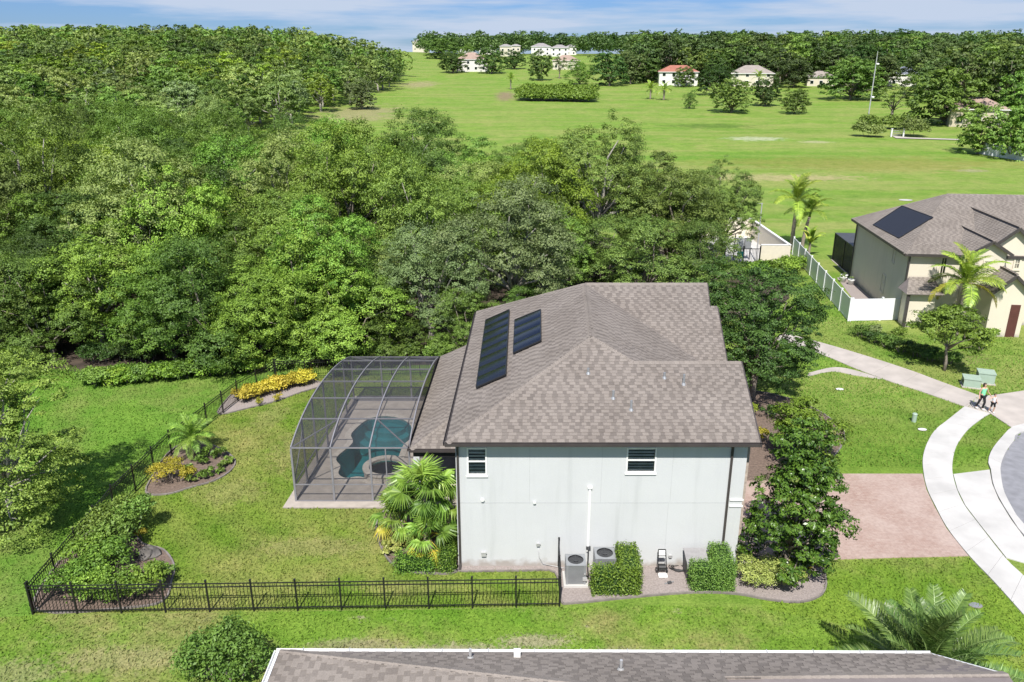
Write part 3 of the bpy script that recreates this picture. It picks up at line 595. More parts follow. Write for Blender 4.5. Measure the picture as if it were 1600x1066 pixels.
bed('palm_bed', gpts((228, 770), (245, 735), (266, 706), (300, 690), (340, 700), (366, 718), (362, 735), (335, 752), (300, 762), (262, 773)), 'mulchd')
bed('corner_bed', gpts((62, 956), (70, 910), (120, 850), (180, 806), (205, 822), (222, 850), (255, 860), (272, 884), (268, 910), (255, 940), (200, 951)), 'mulchd')
bed('fan_palm_bed', gpts((588, 830), (600, 800), (640, 790), (710, 790), (716, 860), (714, 894), (670, 897), (630, 892), (604, 872)), 'mulchd')
bed('porch_bed', [Vector(p) for p in ((9.6, 28.6, 0), (12.2, 28.4, 0), (13.4, 30.2, 0), (14.6, 33.0, 0), (16.0, 36.0, 0), (18.5, 40.0, 0), (17.0, 44.5, 0), (12.5, 46.0, 0), (10.4, 40, 0), (9.7, 34, 0))], 'mulchd', z=.009)
# sidewalk slabs
LE = [(1507, 636), (1480.7, 657), (1462, 672), (1449.7, 690.7), (1442, 715), (1443, 740), (1449, 766), (1461, 791), (1480.5, 827), (1514.6, 870), (1551, 908), (1600, 962.7), (1660, 1030)]
RE = [(1546, 647.5), (1531, 657), (1512.6, 672), (1499.4, 689), (1492, 704), (1488, 724.5), (1488.5, 742), (1495, 766), (1507, 791), (1527, 817.6), (1571, 873.7), (1600, 901.7), (1668, 970)]
def strip(name, A, B, step, mat, z=.05, gap=.012, k=6):
    A = smooth_loop([G(*p) for p in A], k, False); B = smooth_loop([G(*p) for p in B], k, False)
    def resample(P, n):
        d = [0]
        for a, b in zip(P, P[1:]): d.append(d[-1] + (b - a).length)
        out = []
        for i in range(n + 1):
            s = d[-1] * i / n; j = max(0, min(len(P) - 2, next((q for q in range(len(d) - 1) if d[q + 1] >= s), len(P) - 2))); out.append(P[j].lerp(P[j + 1], (s - d[j]) / max(1e-6, d[j + 1] - d[j])))
        return out
    EXCL.append(A + B[::-1]); tot = sum((b - a).length for a, b in zip(A, A[1:])); n = max(1, round(tot / step)); sub = 4
    a = resample(A, n * sub); b = resample(B, n * sub)
    root = struct(name, Geo().sheet(a + b[::-1], z - .025), M['joint'])
    for i in range(n):
        sa = a[i * sub:(i + 1) * sub + 1]; sb = b[i * sub:(i + 1) * sub + 1]
        sa[0] = sa[0].lerp(sa[1], gap / max(.01, (sa[1] - sa[0]).length)); sb[0] = sb[0].lerp(sb[1], gap / max(.01, (sb[1] - sb[0]).length))
        part('slab', Geo().slab(sa + sb[::-1], 0, z), M[mat[i % len(mat)] if isinstance(mat, (list, tuple)) else mat], root)
    return root
strip('sidewalk', LE, RE, 1.55, ['conc'] * 14)
strip('walking_path', [(1225, 521), (1290, 538), (1360, 559), (1424, 580), (1464, 595), (1530, 619)], [(1210, 530), (1280, 553), (1345, 580), (1400, 600), (1432, 610), (1507, 636)], 2.0, 'conc2', z=.047)
strip('branch_path', [(1262, 584), (1300, 575), (1330, 578), (1378, 592.5)], [(1262, 589), (1300, 581), (1335, 587), (1374, 592.8)], 1.6, 'conc2', z=.043)
struct('path_junction', Geo().slab(gpts((1506.5, 636.8), (1529.5, 619.5), (1531, 620.5), (1547.2, 647.2), (1545.8, 648)), 0, .0445), M['conc2'])
ap = struct('corner_apron', Geo().slab(gpts((1531, 620), (1551, 618.5), (1602, 611), (1690, 596), (1700, 640), (1600, 663), (1580.5, 669), (1547.5, 647)), 0, .046), M['conc2'])
CO = [(1700, 640), (1600, 664), (1580, 670), (1565, 685), (1550, 704), (1543.5, 722.5), (1547.6, 735), (1551, 757), (1561, 781), (1580.5, 813), (1600, 839.5), (1680, 925)]
CI = [(1720, 655), (1600, 675.7), (1584, 690.6), (1572.6, 705.7), (1565, 722.5), (1562.5, 735), (1563.5, 746), (1566, 762), (1570, 775), (1585, 803), (1600, 822), (1700, 925)]
strip('kerb', CO, CI, 3.0, 'conc', z=.10)
struct('street', Geo().sheet([G(*p).lerp(G(*q), .4) for p, q in zip(CO, CI)] + [G(1900, 860), G(1900, 690)], .02), M['asphalt'])
da = struct('driveway_apron', Geo().slab(gpts((1489.5, 742), (1546, 735), (1550, 757), (1560, 781), (1579.5, 813), (1599, 839.5), (1655, 898), (1600, 880.5), (1572, 872.5), (1528, 817), (1508, 790.5), (1496, 766)), 0, .044), M['conc'])
struct('driveway', Geo().slab([Vector((9.7, 34.6, 0)), Vector((12.8, 34.6, 0)), *gpts((1205, 742), (1300, 741), (1441.5, 741), (1447.5, 766), (1459.5, 791), (1479, 827), (1513, 869.5), (1400, 872), (1300, 875)), Vector((9.75, 28.55, 0))], 0, .03), M['paver'])
struct('service_path', Geo().sheet([GT(1393, 213), GT(1400, 217), GT(1500, 220), GT(1500, 218.4), GT(1420, 215.6)]), M['conc2'])
bpy.data.objects['service_path'].location.z += .15

# ------------------------------------------------------------------ roofs with laid shingles
def inplane(P):
    P = [Vector(p) for p in P]; n = Vector((0, 0, 0))
    for i in range(len(P)): n += (P[i] - P[0]).cross(P[(i + 1) % len(P)] - P[0])
    n.normalize()
    if n.z < 0: n = -n
    e = Vector((0, 0, 1)).cross(n).normalized(); s = n.cross(e).normalized()
    return P[0], e, s, n
def shingle_rows(P, rng, exp=.16, wid=(.16, .20, .25)):
    """courses laid up a convex roof plane -> list of (matrix, width, shade)"""
    o, e, s, n = inplane(P); Q = [((Vector(p) - o).dot(e), (Vector(p) - o).dot(s)) for p in P]; b0 = min(q[1] for q in Q); b1 = max(q[1] for q in Q); out = []
    R = Matrix((e, s, n)).transposed().to_4x4(); b = b0
    while b < b1 - .03:
        c = min(b + exp * .5, b1 - .01); xs_ = []
        for i in range(len(Q)):
            (a0, c0), (a1, c1) = Q[i], Q[(i + 1) % len(Q)]
            if (c0 - c) * (c1 - c) < 0: xs_.append(a0 + (a1 - a0) * (c - c0) / (c1 - c0))
        if len(xs_) >= 2:
            lo, hi = min(xs_), max(xs_); a = lo - rng.uniform(0, .3); drk = rng.random() < .5
            while a < hi:
                w = (.18, .24, .30)[rng.randrange(3)] if not drk else wid[rng.randrange(3)]; x0, x1 = max(a, lo), min(a + w, hi)
                if x1 - x0 > .03:
                    sh = (rng.uniform(.6, 1.0) if drk else rng.uniform(0, .28)); out.append((Matrix.Translation(o + e * ((x0 + x1) / 2) + s * b) @ R, x1 - x0, sh, x1 - x0 > w - .001))
                a += w; drk = not drk
        b += exp
    return out
def tab_faces(w, exp=.16, dark=0.0):
    h = w / 2 - .004; t0, t1 = .004, (.020 if dark < .5 else .013); l = exp + .02
    P = [(-h, 0, 0), (h, 0, 0), (h, l, 0), (-h, l, 0), (-h, 0, t1), (h, 0, t1), (h, l, t0), (-h, l, t0)]
    return [[P[i] for i in f] for f in ((4, 5, 6, 7), (0, 1, 5, 4), (1, 2, 6, 5), (3, 0, 4, 7))]
TABM = {}
def lay_shingles(roof, planes, mat, seed, single=300, exp=.16):
    rng = random.Random(seed); T = []
    for P in planes: T += shingle_rows(P, rng, exp)
    def px(t):
        p = t[0].translation; zc = depth(p)
        if zc < 3: return 0
        x, y = proj(p); return (FPX / zc) if (-5 < x < 1605 and -5 < y < 1071 and t[3]) else 0
    order = sorted(range(len(T)), key=lambda i: -px(T[i])); near = set(i for i in order[:single] if px(T[i]) > 0)
    V = []; va = []
    for i, (Mx, w, sh, full) in enumerate(T):
        if i in near:
            k = (round(w, 2), int(sh * 5), exp)
            if k not in TABM: TABM[k] = np_mesh('shingle', np.array([p for f in tab_faces(w, exp, sh) for p in f]), 4, [(k[1] + .5) / 5] * 4)
            part('shingle', TABM[k], mat, roof, M=Mx)
        else:
            for f in tab_faces(w, exp, sh): V += [Mx @ Vector(p) for p in f]; va.append(sh)
    if V:
        off = W[roof.name]; part('shingle_courses', np_mesh('shingle_courses', np.array([tuple(v) for v in V]), 4, va), mat, roof, M=Matrix.Identity(4), kind='stuff')
CAPM = {}
def ridge_caps(roof, a, b, mat, step=.21, w=.32, drop=.07, seed=3, lift=.012):
    a, b = Vector(a), Vector(b); d = b - a; Lr = d.length; d.normalize(); x = d.cross(Vector((0, 0, 1))).normalized(); u = x.cross(d).normalized(); rng = random.Random(seed)
    R = Matrix((x, d, u)).transposed().to_4x4()
    for i in range(int(Lr / step)):
        k = (rng.randrange(5), w, drop)
        if k not in CAPM:
            t = .022; Pp = [(-w / 2, 0, -drop), (0, 0, t), (w / 2, 0, -drop), (w / 2, step * 1.25, -drop - .01), (0, step * 1.25, t - .016), (-w / 2, step * 1.25, -drop - .01), (-w / 2, 0, -drop - .03), (w / 2, 0, -drop - .03)]
            F = [(0, 1, 4, 5), (1, 2, 3, 4), (6, 1, 1, 0), (1, 7, 2, 2)]
            CAPM[k] = np_mesh('ridge_cap', np.array([Pp[j] for f in F for j in f]), 4, [k[0] * .07] * 4)
        part('ridge_cap', CAPM[k], mat, roof, M=Matrix.Translation(a + d * (i * step) + u * lift) @ R)
def gutter(root, a, b, mat='bronze', s=.12): 
    g = Geo(); a, b = Vector(a), Vector(b); g.beam(a, b, s, .02); d = (b - a).normalized(); x = d.cross(Vector((0, 0, 1)))
    for k in (-1, 1): g.beam(a + x * k * s / 2 + Vector((0, 0, s * .45)), b + x * k * s / 2 + Vector((0, 0, s * .45)), .018, s * .92)
    return part('gutter', g, M[mat], root)
def window(root, x0, x1, z0, z1, y, R=None, slats=0, mull=1, fw=.05, frame='white', proud=.05, name='window', cols=1, deep=.06):
    """window in a wall facing -Y at depth y (R: matrix taking that local frame to the world)"""
    Rm = R if R is not None else Matrix.Identity(4)
    def tr(g): g.v = [tuple(Rm @ Vector(v)) for v in g.v]; return g
    g = Geo()
    g.bbox(x0 - fw, x0 + .012, y - proud, y + deep, z0 - fw, z1 + fw); g.bbox(x1 - .012, x1 + fw, y - proud, y + deep, z0 - fw, z1 + fw)
    g.bbox(x0 + .012, x1 - .012, y - proud + .002, y + deep, z0 - fw, z0 + .012); g.bbox(x0 + .012, x1 - .012, y - proud + .002, y + deep, z1 - .012, z1 + fw)
    for i in range(mull): zz = z0 + (z1 - z0) * (i + 1) / (mull + 1); g.bbox(x0 + .013, x1 - .013, y - proud * .5, y + deep, zz - .025, zz + .025)
    for i in range(cols - 1): xx = x0 + (x1 - x0) * (i + 1) / cols; g.bbox(xx - .018, xx + .018, y - proud * .48, y + deep, z0 + .013, z1 - .013)
    w = part(name, tr(g), M[frame], root)
    part('pane', tr(Geo().bbox(x0 + .013, x1 - .013, y + .012, y + .020, z0 + .013, z1 - .013)), M['pane'], w)
    part('dark_backing', tr(Geo().bbox(x0, x1, y + deep + .03, y + deep + .05, z0, z1)), M['ins'], w)  # near-black sheet stands in for the unlit room behind the pane
    for i in range(slats):
        zz = z0 + (z1 - z0) * (i + .5) / slats; part('slat', tr(Geo().box(((x0 + x1) / 2, y + deep - .005, zz), (x1 - x0 - .04, .012, (z1 - z0) / slats * .62))), M['slat'], w)
    part('sill', tr(Geo().bbox(x0 - fw - .03, x1 + fw + .03, y - proud - .03, y - .001, z0 - fw - .06, z0 - fw - .002)), M[frame], w)
    return w
def pane_mat():
    m, t, b = newmat('clear_pane'); n = t.nodes.new; l = t.links.new
    gl = n("ShaderNodeBsdfGlossy"); gl.inputs['Roughness'].default_value = .03; tr = n("ShaderNodeBsdfTransparent"); tr.inputs[0].default_value = (.93, .96, .94, 1)
    fr = n("ShaderNodeFresnel"); fr.inputs[0].default_value = 1.5; ms = n("ShaderNodeMixShader"); l(fr.outputs[0], ms.inputs[0]); l(tr.outputs[0], ms.inputs[1]); l(gl.outputs[0], ms.inputs[2]); l(ms.outputs[0], t.nodes['Material Output'].inputs[0]); return m
M['pane'] = pane_mat()
def wall_with_holes(x0, x1, z0, z1, y, th, holes):
    """one wall mesh facing -Y with rectangular openings"""
    g = Geo(); xs_ = sorted({x0, x1, *[h[0] for h in holes], *[h[1] for h in holes]}); zs_ = sorted({z0, z1, *[h[2] for h in holes], *[h[3] for h in holes]})
    for i in range(len(xs_) - 1):
        for j in range(len(zs_) - 1):
            cx, cz = (xs_[i] + xs_[i + 1]) / 2, (zs_[j] + zs_[j + 1]) / 2
            if not any(h[0] < cx < h[1] and h[2] < cz < h[3] for h in holes):
                a, b, c, d = xs_[i], xs_[i + 1], zs_[j], zs_[j + 1]
                g.poly([(a, y, c), (b, y, c), (b, y, d), (a, y, d)])
    for a, b, c, d in holes:
        g.poly([(a, y, c), (a, y + th, c), (b, y + th, c), (b, y, c)]); g.poly([(a, y, d), (b, y, d), (b, y + th, d), (a, y + th, d)])
        g.poly([(a, y, c), (a, y, d), (a, y + th, d), (a, y + th, c)]); g.poly([(b, y, c), (b, y + th, c), (b, y + th, d), (b, y, d)])
    return g

# ------------------------------------------------------------------ main house
house = thing('two_storey_house', 'pale grey stucco two-storey house with brown shingle hip roof beside the pool cage', 'house', (3.5, 27.7, 0))
YW = 27.66
HO = [(-1.76, -.98, 4.23, 5.45), (4.46, 5.63, 4.34, 5.45)]
part('front_wall', wall_with_holes(-2.2, 9.16, 0, 5.86, YW, .12, HO), M['stucco'], house)
part('wall', Geo().slab([(-2.2, YW + .19), (9.159, YW + .19), (9.25, 35.3), (9.95, 35.3), (10.1, 43), (-1.75, 43)], 0, 5.84), M['stucco'], house)
part('end_wall', Geo().bbox(-2.199, -2.05, YW + .001, YW + .19, 0, 5.85), M['stucco'], house); part('end_wall', Geo().bbox(9.0, 9.159, YW + .001, YW + .19, 0, 5.85), M['stucco'], house)
for h_ in HO: window(house, h_[0] + .05, h_[1] - .05, h_[2] + .05, h_[3] - .05, YW + .02, slats=8)
jb = Geo().bbox(-2.19, 8.5, YW - .006, YW - .001, 2.985, 3.0)
for px in (827.6, 940, 1050): x = onY(px, 740, YW).x; jb.bbox(x - .005, x + .005, YW - .005, YW - .001, 3.02, 5.8)
x = onY(1041, 830, YW).x; jb.bbox(x - .005, x + .005, YW - .005, YW - .001, .1, 2.96)
part('control_joint', jb, M['jointl'], house)
for z in (2.82, 3.1): part('trim_band', Geo().bbox(8.66, 9.2, YW - .05, YW - .002, z, z + .07), M['white'], house)
part('corner_stone', Geo().bbox(9.162, 9.34, YW + .25, YW + 2.0, 0, 5.6), M['stone'], house)
# roof planes
E1 = Vector((-2.51, 27.21, 5.9)); E2 = Vector((9.45, 27.19, 5.9)); R1L = Vector((5.07, 30.92, 5.9 + .5 * 3.71)); R1R = Vector((9.55, 30.92, 5.9 + .5 * 3.71))
AP = Vector((3.41, 32.24, 5.9 + .5 * 5.03)); BB = G(914, 443, 8.5); BR = G(1105, 443, 8.5); WB = G(745, 487, 5.9)
pn = (0, -.5, 1); VV = onP(1095, 566, BB, pn); S1 = onP(1109, 480, BB, pn); S2 = onP(1121, 480, BB, pn); S3 = onP(1136, 566, BB, pn); S3b = S3 + (S3 - S2).normalized() * 1.4; V2 = VV + Vector((1.1, -1.25, -.62))
zoff = Vector((0, 0, .10))
planes = {'front': [E1, E2, R1R, R1L, AP], 'west': [WB, E1, AP, BB], 'back': [BB, VV, V2, S3b, S2, S1, BR], 'east1': [BB, AP, VV], 'east2': [AP, R1L, VV]}
roofg = Geo()
for k, P in planes.items(): roofg.poly(P)
# hidden far slopes, rakes and soffit
BK0 = Vector((-2.0, 47.2, 5.9)); BK1 = Vector((10.6, 46.0, 5.9))
roofg.poly([R1R, Vector((9.6, 34.8, 5.9)), Vector((6.4, 34.8, 5.9)), VV, R1L]); roofg.poly([BB, BR, BK1, Vector((3.9, 46.0, 5.9))]); roofg.poly([WB, BB, Vector((3.9, 46.0, 5.9))])
roof = part('roof', roofg, M['deckroof'], house)
lay_shingles(roof, [planes['front'], planes['west'], [BB, VV, S3, S2, S1, BR], planes['east1'], planes['east2']], M['shingle'], 5)
for i, (a, b) in enumerate(((E1, AP), (R1L, AP), (AP, BB), (R1L, R1R), (BB, BR), (WB, BB))): ridge_caps(roof, a, b, M['shingle'], seed=i)
part('soffit', Geo().bbox(-2.5, 9.4, 27.22, 27.655, 5.80, 5.82), M['white'], house)
part('fascia', Geo().beam(E1 + Vector((0, .03, -.1)), E2 + Vector((0, .03, -.1)), .03, .19), M['bronze'], house)
gutter(house, E1 + Vector((-.05, -.04, -.13)), E2 + Vector((.05, -.04, -.13)))
gutter(house, E1 + Vector((-.06, 0, -.13)), WB + Vector((-.06, 0, -.13)))
rk = Geo(); 
for a, b in ((E2, R1R), (S3b, S2), (S1, BR), (R1R, Vector((9.6, 34.8, 5.9)))): rk.beam(a + Vector((.02, 0, -.08)), b + Vector((.02, 0, -.08)), .04, .2)
part('rake_board', rk, M['bronze'], house)
part('gable_wall', Geo().thick([(9.2, 27.9, 5.8), (9.2, 34.2, 5.8), (9.2, 30.92, 7.5)], .12).thick([(9.9, 36, 5.8), (9.9, 45, 5.8), (9.9, 40.3, 8.2)], .12), M['stucco'], house)
def downspout(root, x, y, z1, z0=.05, s=.085, mat='bronze'):
    return part('downspout', Geo().bbox(x - s / 2, x + s / 2, y - s, y - .004, z0 + .1, z1).beam((x, y - s / 2, z0 + .12), (x, y - .35, z0 + .03), s, s), M[mat], root)
downspout(house, -2.12, YW, 5.8); downspout(house, 8.56, YW, 5.8)
# roof vents
for nm, px, py, hh in (('vent_pipe', 958, 622, .32), ('vent_pipe', 986, 640, .38), ('vent_pipe', 919, 583, .22), ('vent_pipe', 1038, 590, .22), ('vent_pipe', 1068, 600, .42)):
    p = onP(px, py, E1, pn); g = Geo().tube([p - Vector((0, 0, .05)), p + Vector((0, 0, hh))], .05, 8).lathe((p.x, p.y, p.z), [(.11, -.04), (.055, .06)], 10); part(nm, g, M['greym'], roof)
# lanai roof on the pool side
LZ = 3.0; l1 = Vector((-4.62, 32.25, LZ)); l2 = Vector((-2.0, 32.25, LZ)); l3 = Vector((-4.2, 44.0, LZ)); l4 = Vector((-1.75, 44.0, LZ + 1.15)); l5 = Vector((-2.05, 34.6, LZ + 1.15))
lr = part('lanai_roof', Geo().poly([l3, l1, l5, l4]).poly([l1, l2, l5]), M['deckroof'], house)
lay_shingles(lr, [[l3, l1, l5, l4], [l1, l2, l5]], M['shingle'], 8, single=60); ridge_caps(lr, l1, l5, M['shingle'], seed=9)
gutter(house, l1 + Vector((-.06, 0, -.12)), l3 + Vector((-.06, 0, -.12))); gutter(house, l1 + Vector((0, -.06, -.12)), l2 + Vector((0, -.06, -.12)))
part('lanai_beam', Geo().bbox(-4.5, -2.25, 32.36, 32.62, 2.55, 2.86).bbox(-4.5, -4.25, 32.64, 43.8, 2.55, 2.86), M['bronze'], house)
for y in (32.5, 38, 43.6): part('lanai_column', Geo().bbox(-4.5, -4.22, y - .14, y + .14, 0, 2.55), M['stucco'], house)
part('lanai_back_wall', Geo().bbox(-4.2, -2.0, 43.6, 43.8, 0, 3.0), M['stucco'], house)
for z0 in (.02,): part('sliding_door', Geo().bbox(-2.19, -2.14, 35.5, 40.5, .05, 2.3), M['glass'], house)
# wall fittings
p = onY(920.6, 790, YW); part('conduit_cover', Geo().bbox(p.x - .05, p.x + .05, YW - .08, YW - .002, .75, onY(920, 762, YW).z).bbox(p.x - .085, p.x + .085, YW - .11, YW - .003, onY(920, 762, YW).z, onY(920, 762, YW).z + .06), M['white'], house)
for px, py, s in ((754, 781, .10), (835, 785, .07), (756, 865, .19), (841, 850, .13), (1047, 868, .12)):
    p = onY(px, py, YW); nm = 'wall_vent' if py < 800 else 'utility_box'; part(nm, Geo().bbox(p.x - s / 2, p.x + s / 2, YW - .09, YW - .002, p.z - s / 2, p.z + s / 2).bbox(p.x - s / 2 - .02, p.x + s / 2 + .02, YW - .11, YW - .088, p.z + s / 2 - .03, p.z + s / 2 + .01), M['lgrey' if py > 800 else 'white'], house)
a = onY(841, 856, YW); b = onY(866, 883, YW)
part('cable', Geo().tube([(a.x, YW - .03, a.z), (a.x + .04, YW - .03, .45), (a.x + .2, YW - .04, .14), (b.x, YW - .06, .05), (b.x + .8, YW - .3, .03)], .014, 6), M['lgrey'], house, smooth=True)

# ------------------------------------------------------------------ solar arrays on the pool-side slope
wo_, we, ws, wn = inplane(planes['west'])
def solar(name, label, corners, k, mat, pl, bow=.028, lift=.12, subname='panel', mat_frame='black'):
    o_, e, s, n = pl; C = [onP(px, py, o_, n) + n * lift for px, py in corners]      # far-low, far-high, near-high, near-low
    base = (C[0] + C[1] + C[2] + C[3]) / 4; t = thing(name, label, 'solar panel', base)
    for i in range(k):
        a0, a1 = C[0].lerp(C[3], i / k), C[0].lerp(C[3], (i + 1) / k); b0, b1 = C[1].lerp(C[2], i / k), C[1].lerp(C[2], (i + 1) / k); g = Geo(); m = 6; vsx = []
        for j in range(m + 1):
            u = (j / m) * .985 + .007; h = bow * (1 - (2 * u - 1) ** 2); vsx += [a0.lerp(a1, u) + n * h, b0.lerp(b1, u) + n * h]
        g.add(vsx, [(2 * j, 2 * j + 1, 2 * j + 3, 2 * j + 2) for j in range(m)]); part(subname, g, mat, t, smooth=True)
    f = Geo()
    for a, b in ((C[0], C[1]), (C[1], C[2]), (C[2], C[3]), (C[3], C[0])): f.beam(a - n * .01, b - n * .01, .045, .07, up=n)
    f.thick([c - n * .035 for c in C], .02)
    part('frame', f, M[mat_frame], t)
    g = Geo()
    for u in (.15, .85):
        for v in (.02, .98): q = C[0].lerp(C[1], u).lerp(C[3].lerp(C[2], u), v); g.tube([q - n * lift, q], .025, 6)
    part('mount', g, M['lgrey'], t); return t
solar('solar_array', 'long eight-panel black solar array on the roof slope nearest the pool', [(760.5, 503), (797, 487), (791.7, 589), (746, 609)], 8, M['solar'], (wo_, we, ws, wn))
solar('solar_array', 'shorter four-panel black solar array higher up the same roof slope', [(806, 503), (846, 487), (846.6, 535.6), (803.8, 555)], 4, M['solar'], (wo_, we, ws, wn))

# ------------------------------------------------------------------ pool, spa and deck
deck_out = [Vector(p) for p in ((-10.62, 32.07, 0), (-4.0, 32.07, 0), (-2.22, 32.3, 0), (-2.22, 44.9, 0), (-9.75, 44.9, 0))]
pdk = struct('pool_deck', ring_fill(deck_out, cop, .06), M['deck'])
g = Geo()
for i in range(len(deck_out)): a, b = deck_out[i], deck_out[(i + 1) % len(deck_out)]; g.poly([(a.x, a.y, 0), (b.x, b.y, 0), (b.x, b.y, .06), (a.x, a.y, .06)])
part('deck_edge', g, M['mulch'], pdk)
pool = thing('swimming_pool', 'kidney-shaped swimming pool with teal water inside the screened cage', 'swimming pool', (cen.x, cen.y, .06))
n_ = len(pool_w)
for i in range(0, n_, 2):
    a = [pool_w[i], pool_w[(i + 1) % n_], pool_w[(i + 2) % n_]]; b = [cop[i], cop[(i + 1) % n_], cop[(i + 2) % n_]]; q = .97
    a[2] = a[1].lerp(a[2], q); b[2] = b[1].lerp(b[2], q); part('coping_stone', Geo().slab(a + b[::-1], -.05, .085), M['coping'], pool)
g = Geo()
for i in range(n_): a, b = pool_w[i], pool_w[(i + 1) % n_]; g.poly([(a.x, a.y, .06), (b.x, b.y, .06), (b.x, b.y, -1.6), (a.x, a.y, -1.6)])
part('basin_wall', g, M['tile'], pool); part('basin_floor', Geo().sheet(pool_w, -1.55), M['tile'], pool)
st = G(604, 655); 
for i in range(3): part('entry_step', Geo().cyl((st.x + .15, st.y - .15), 1.0 + .42 * (2 - i) * -1 + .84, -1.5, -.35 - .3 * (2 - (2 - i)), 20), M['tile'], pool)
part('water', Geo().sheet(grow(pool_w, .01), -.08), M['water'], pool)
spc = G(603, 741); spa = thing('raised_spa', 'round raised spa with pale stone rim at the near pool end', 'spa', (spc.x, spc.y, .06))
for i in range(14):
    a0, a1 = 2 * math.pi * i / 14, 2 * math.pi * (i + .97) / 14; am = (a0 + a1) / 2; rr = lambda r, a: (spc.x + r * math.cos(a), spc.y + r * math.sin(a))
    part('rim_stone', Geo().slab([rr(.82, a0), rr(.82, am), rr(.82, a1), rr(1.14, a1), rr(1.14, am), rr(1.14, a0)], .40, .47), M['coping'], spa)
part('spa_wall', Geo().lathe((spc.x, spc.y, 0), [(1.08, -.2), (1.08, .40), (.84, .40), (.84, -.5), (0, -.5)], 28), M['coping'], spa)
part('water', Geo().cyl((spc.x, spc.y), .838, .30, .32, 28), M['water'], spa)

# ------------------------------------------------------------------ pool cage
CV = [0, 1.8, 3.6, 5.6, 7.6, 9.7, 11.5]; CZ = [2.85, 3.47, 3.74, 3.80, 3.68, 3.36, 2.9]
def cg(u, v, z=None):       # u 0..3 across, v depth
    xl, xr = -10.13 + .05 * v, -4.72 + .035 * v
    return Vector((xl + (xr - xl) * u / 3, 32.63 + v, float(np.interp(v, CV, CZ)) if z is None else z))
def arc(v):                 # smooth vault height
    c = np.polyfit(CV, CZ, 4); return float(np.polyval(c, v))
cage = thing('pool_cage', 'arched dark bronze screen cage over the swimming pool', 'pool cage', cg(1.5, 5, .06))
zb = .06; bw = .055
def mem(name, a, b, w=bw, h=.09, par=None): return part(name, Geo().beam(a, b, w, h), M['frame'], par or cage)
for u in range(4):
    pts = [cg(u, v, arc(v)) for v in np.linspace(0, 11.5, 25)]; g = Geo()
    for a, b in zip(pts, pts[1:]): g.beam(a, b, bw, .10)
    part('arched_rib', g, M['frame'], cage)
    mem('post', cg(u, 0, zb), cg(u, 0, arc(0) - .05)); mem('post', cg(u, 11.5, zb), cg(u, 11.5, arc(11.5) - .05))
for v in CV:
    for u in range(3): mem('purlin', cg(u, v, arc(v)) + Vector((bw / 2, 0, 0)), cg(u + 1, v, arc(v)) - Vector((bw / 2, 0, 0)), .05, .06)
for v in CV[1:-1]: mem('post', cg(0, v, zb), cg(0, v, arc(v) - .05))
for z in (zb + .03, .95):
    for u in range(3):
        for v in (0, 11.5): mem('rail', cg(u, v, z) + Vector((bw / 2, 0, 0)), cg(u + 1, v, z) - Vector((bw / 2, 0, 0)), .045, .05)
    for a, b in zip(CV, CV[1:]): mem('rail', cg(0, a, z) + Vector((0, bw / 2, 0)), cg(0, b, z) - Vector((0, bw / 2, 0)), .045, .05)
for a, b in ((cg(0, 0, arc(0)), cg(1, 1.8, arc(1.8))), (cg(2, 1.8, arc(1.8)), cg(3, 0, arc(0))), (cg(0, 11.5, arc(11.5)), cg(1, 9.7, arc(9.7))), (cg(2, 9.7, arc(9.7)), cg(3, 11.5, arc(11.5))),
             (cg(0, 0, 1.0), cg(0, 1.8, arc(0))), (cg(0, 9.7, arc(9.7)), cg(0, 11.5, 1.0)), (cg(2.4, 0, zb), cg(2.4, 0, arc(0)))): mem('brace', a, b, .04, .05)
for v0, v1 in zip(CV, CV[1:]):
    vv = np.linspace(v0, v1, 5)
    for u in range(3):
        g = Geo(); vs_ = []
        for v in vv: vs_ += [cg(u, v, arc(v) + .03), cg(u + 1, v, arc(v) + .03)]
        g.add(vs_, [(2 * j, 2 * j + 1, 2 * j + 3, 2 * j + 2) for j in range(4)]); part('screen_panel', g, M['screen'], cage)
    for za, zt in ((zb, .95), (.95, None)):
        g = Geo(); A = [cg(0, v, za) for v in vv]; B = [cg(0, v, arc(v) if zt is None else zt) for v in vv]
        g.add([p for q in zip(A, B) for p in q], [(2 * j, 2 * j + 1, 2 * j + 3, 2 * j + 2) for j in range(4)]); part('screen_panel', g, M['screend'], cage)
for v in (0, 11.5):
    for u in range(3):
        for za, zt in ((zb, .95), (.95, arc(v))): part('screen_panel', Geo().poly([cg(u, v, za), cg(u + 1, v, za), cg(u + 1, v, zt), cg(u, v, zt)]), M['screen'], cage)
g = Geo(); A = [cg(3, v, 3.0) for v in np.linspace(0, 11.5, 13)]; B = [cg(3, v, max(3.02, arc(v))) for v in np.linspace(0, 11.5, 13)]
g.add([p for q in zip(A, B) for p in q], [(2 * j, 2 * j + 1, 2 * j + 3, 2 * j + 2) for j in range(12)]); part('screen_panel', g, M['screend'], cage)

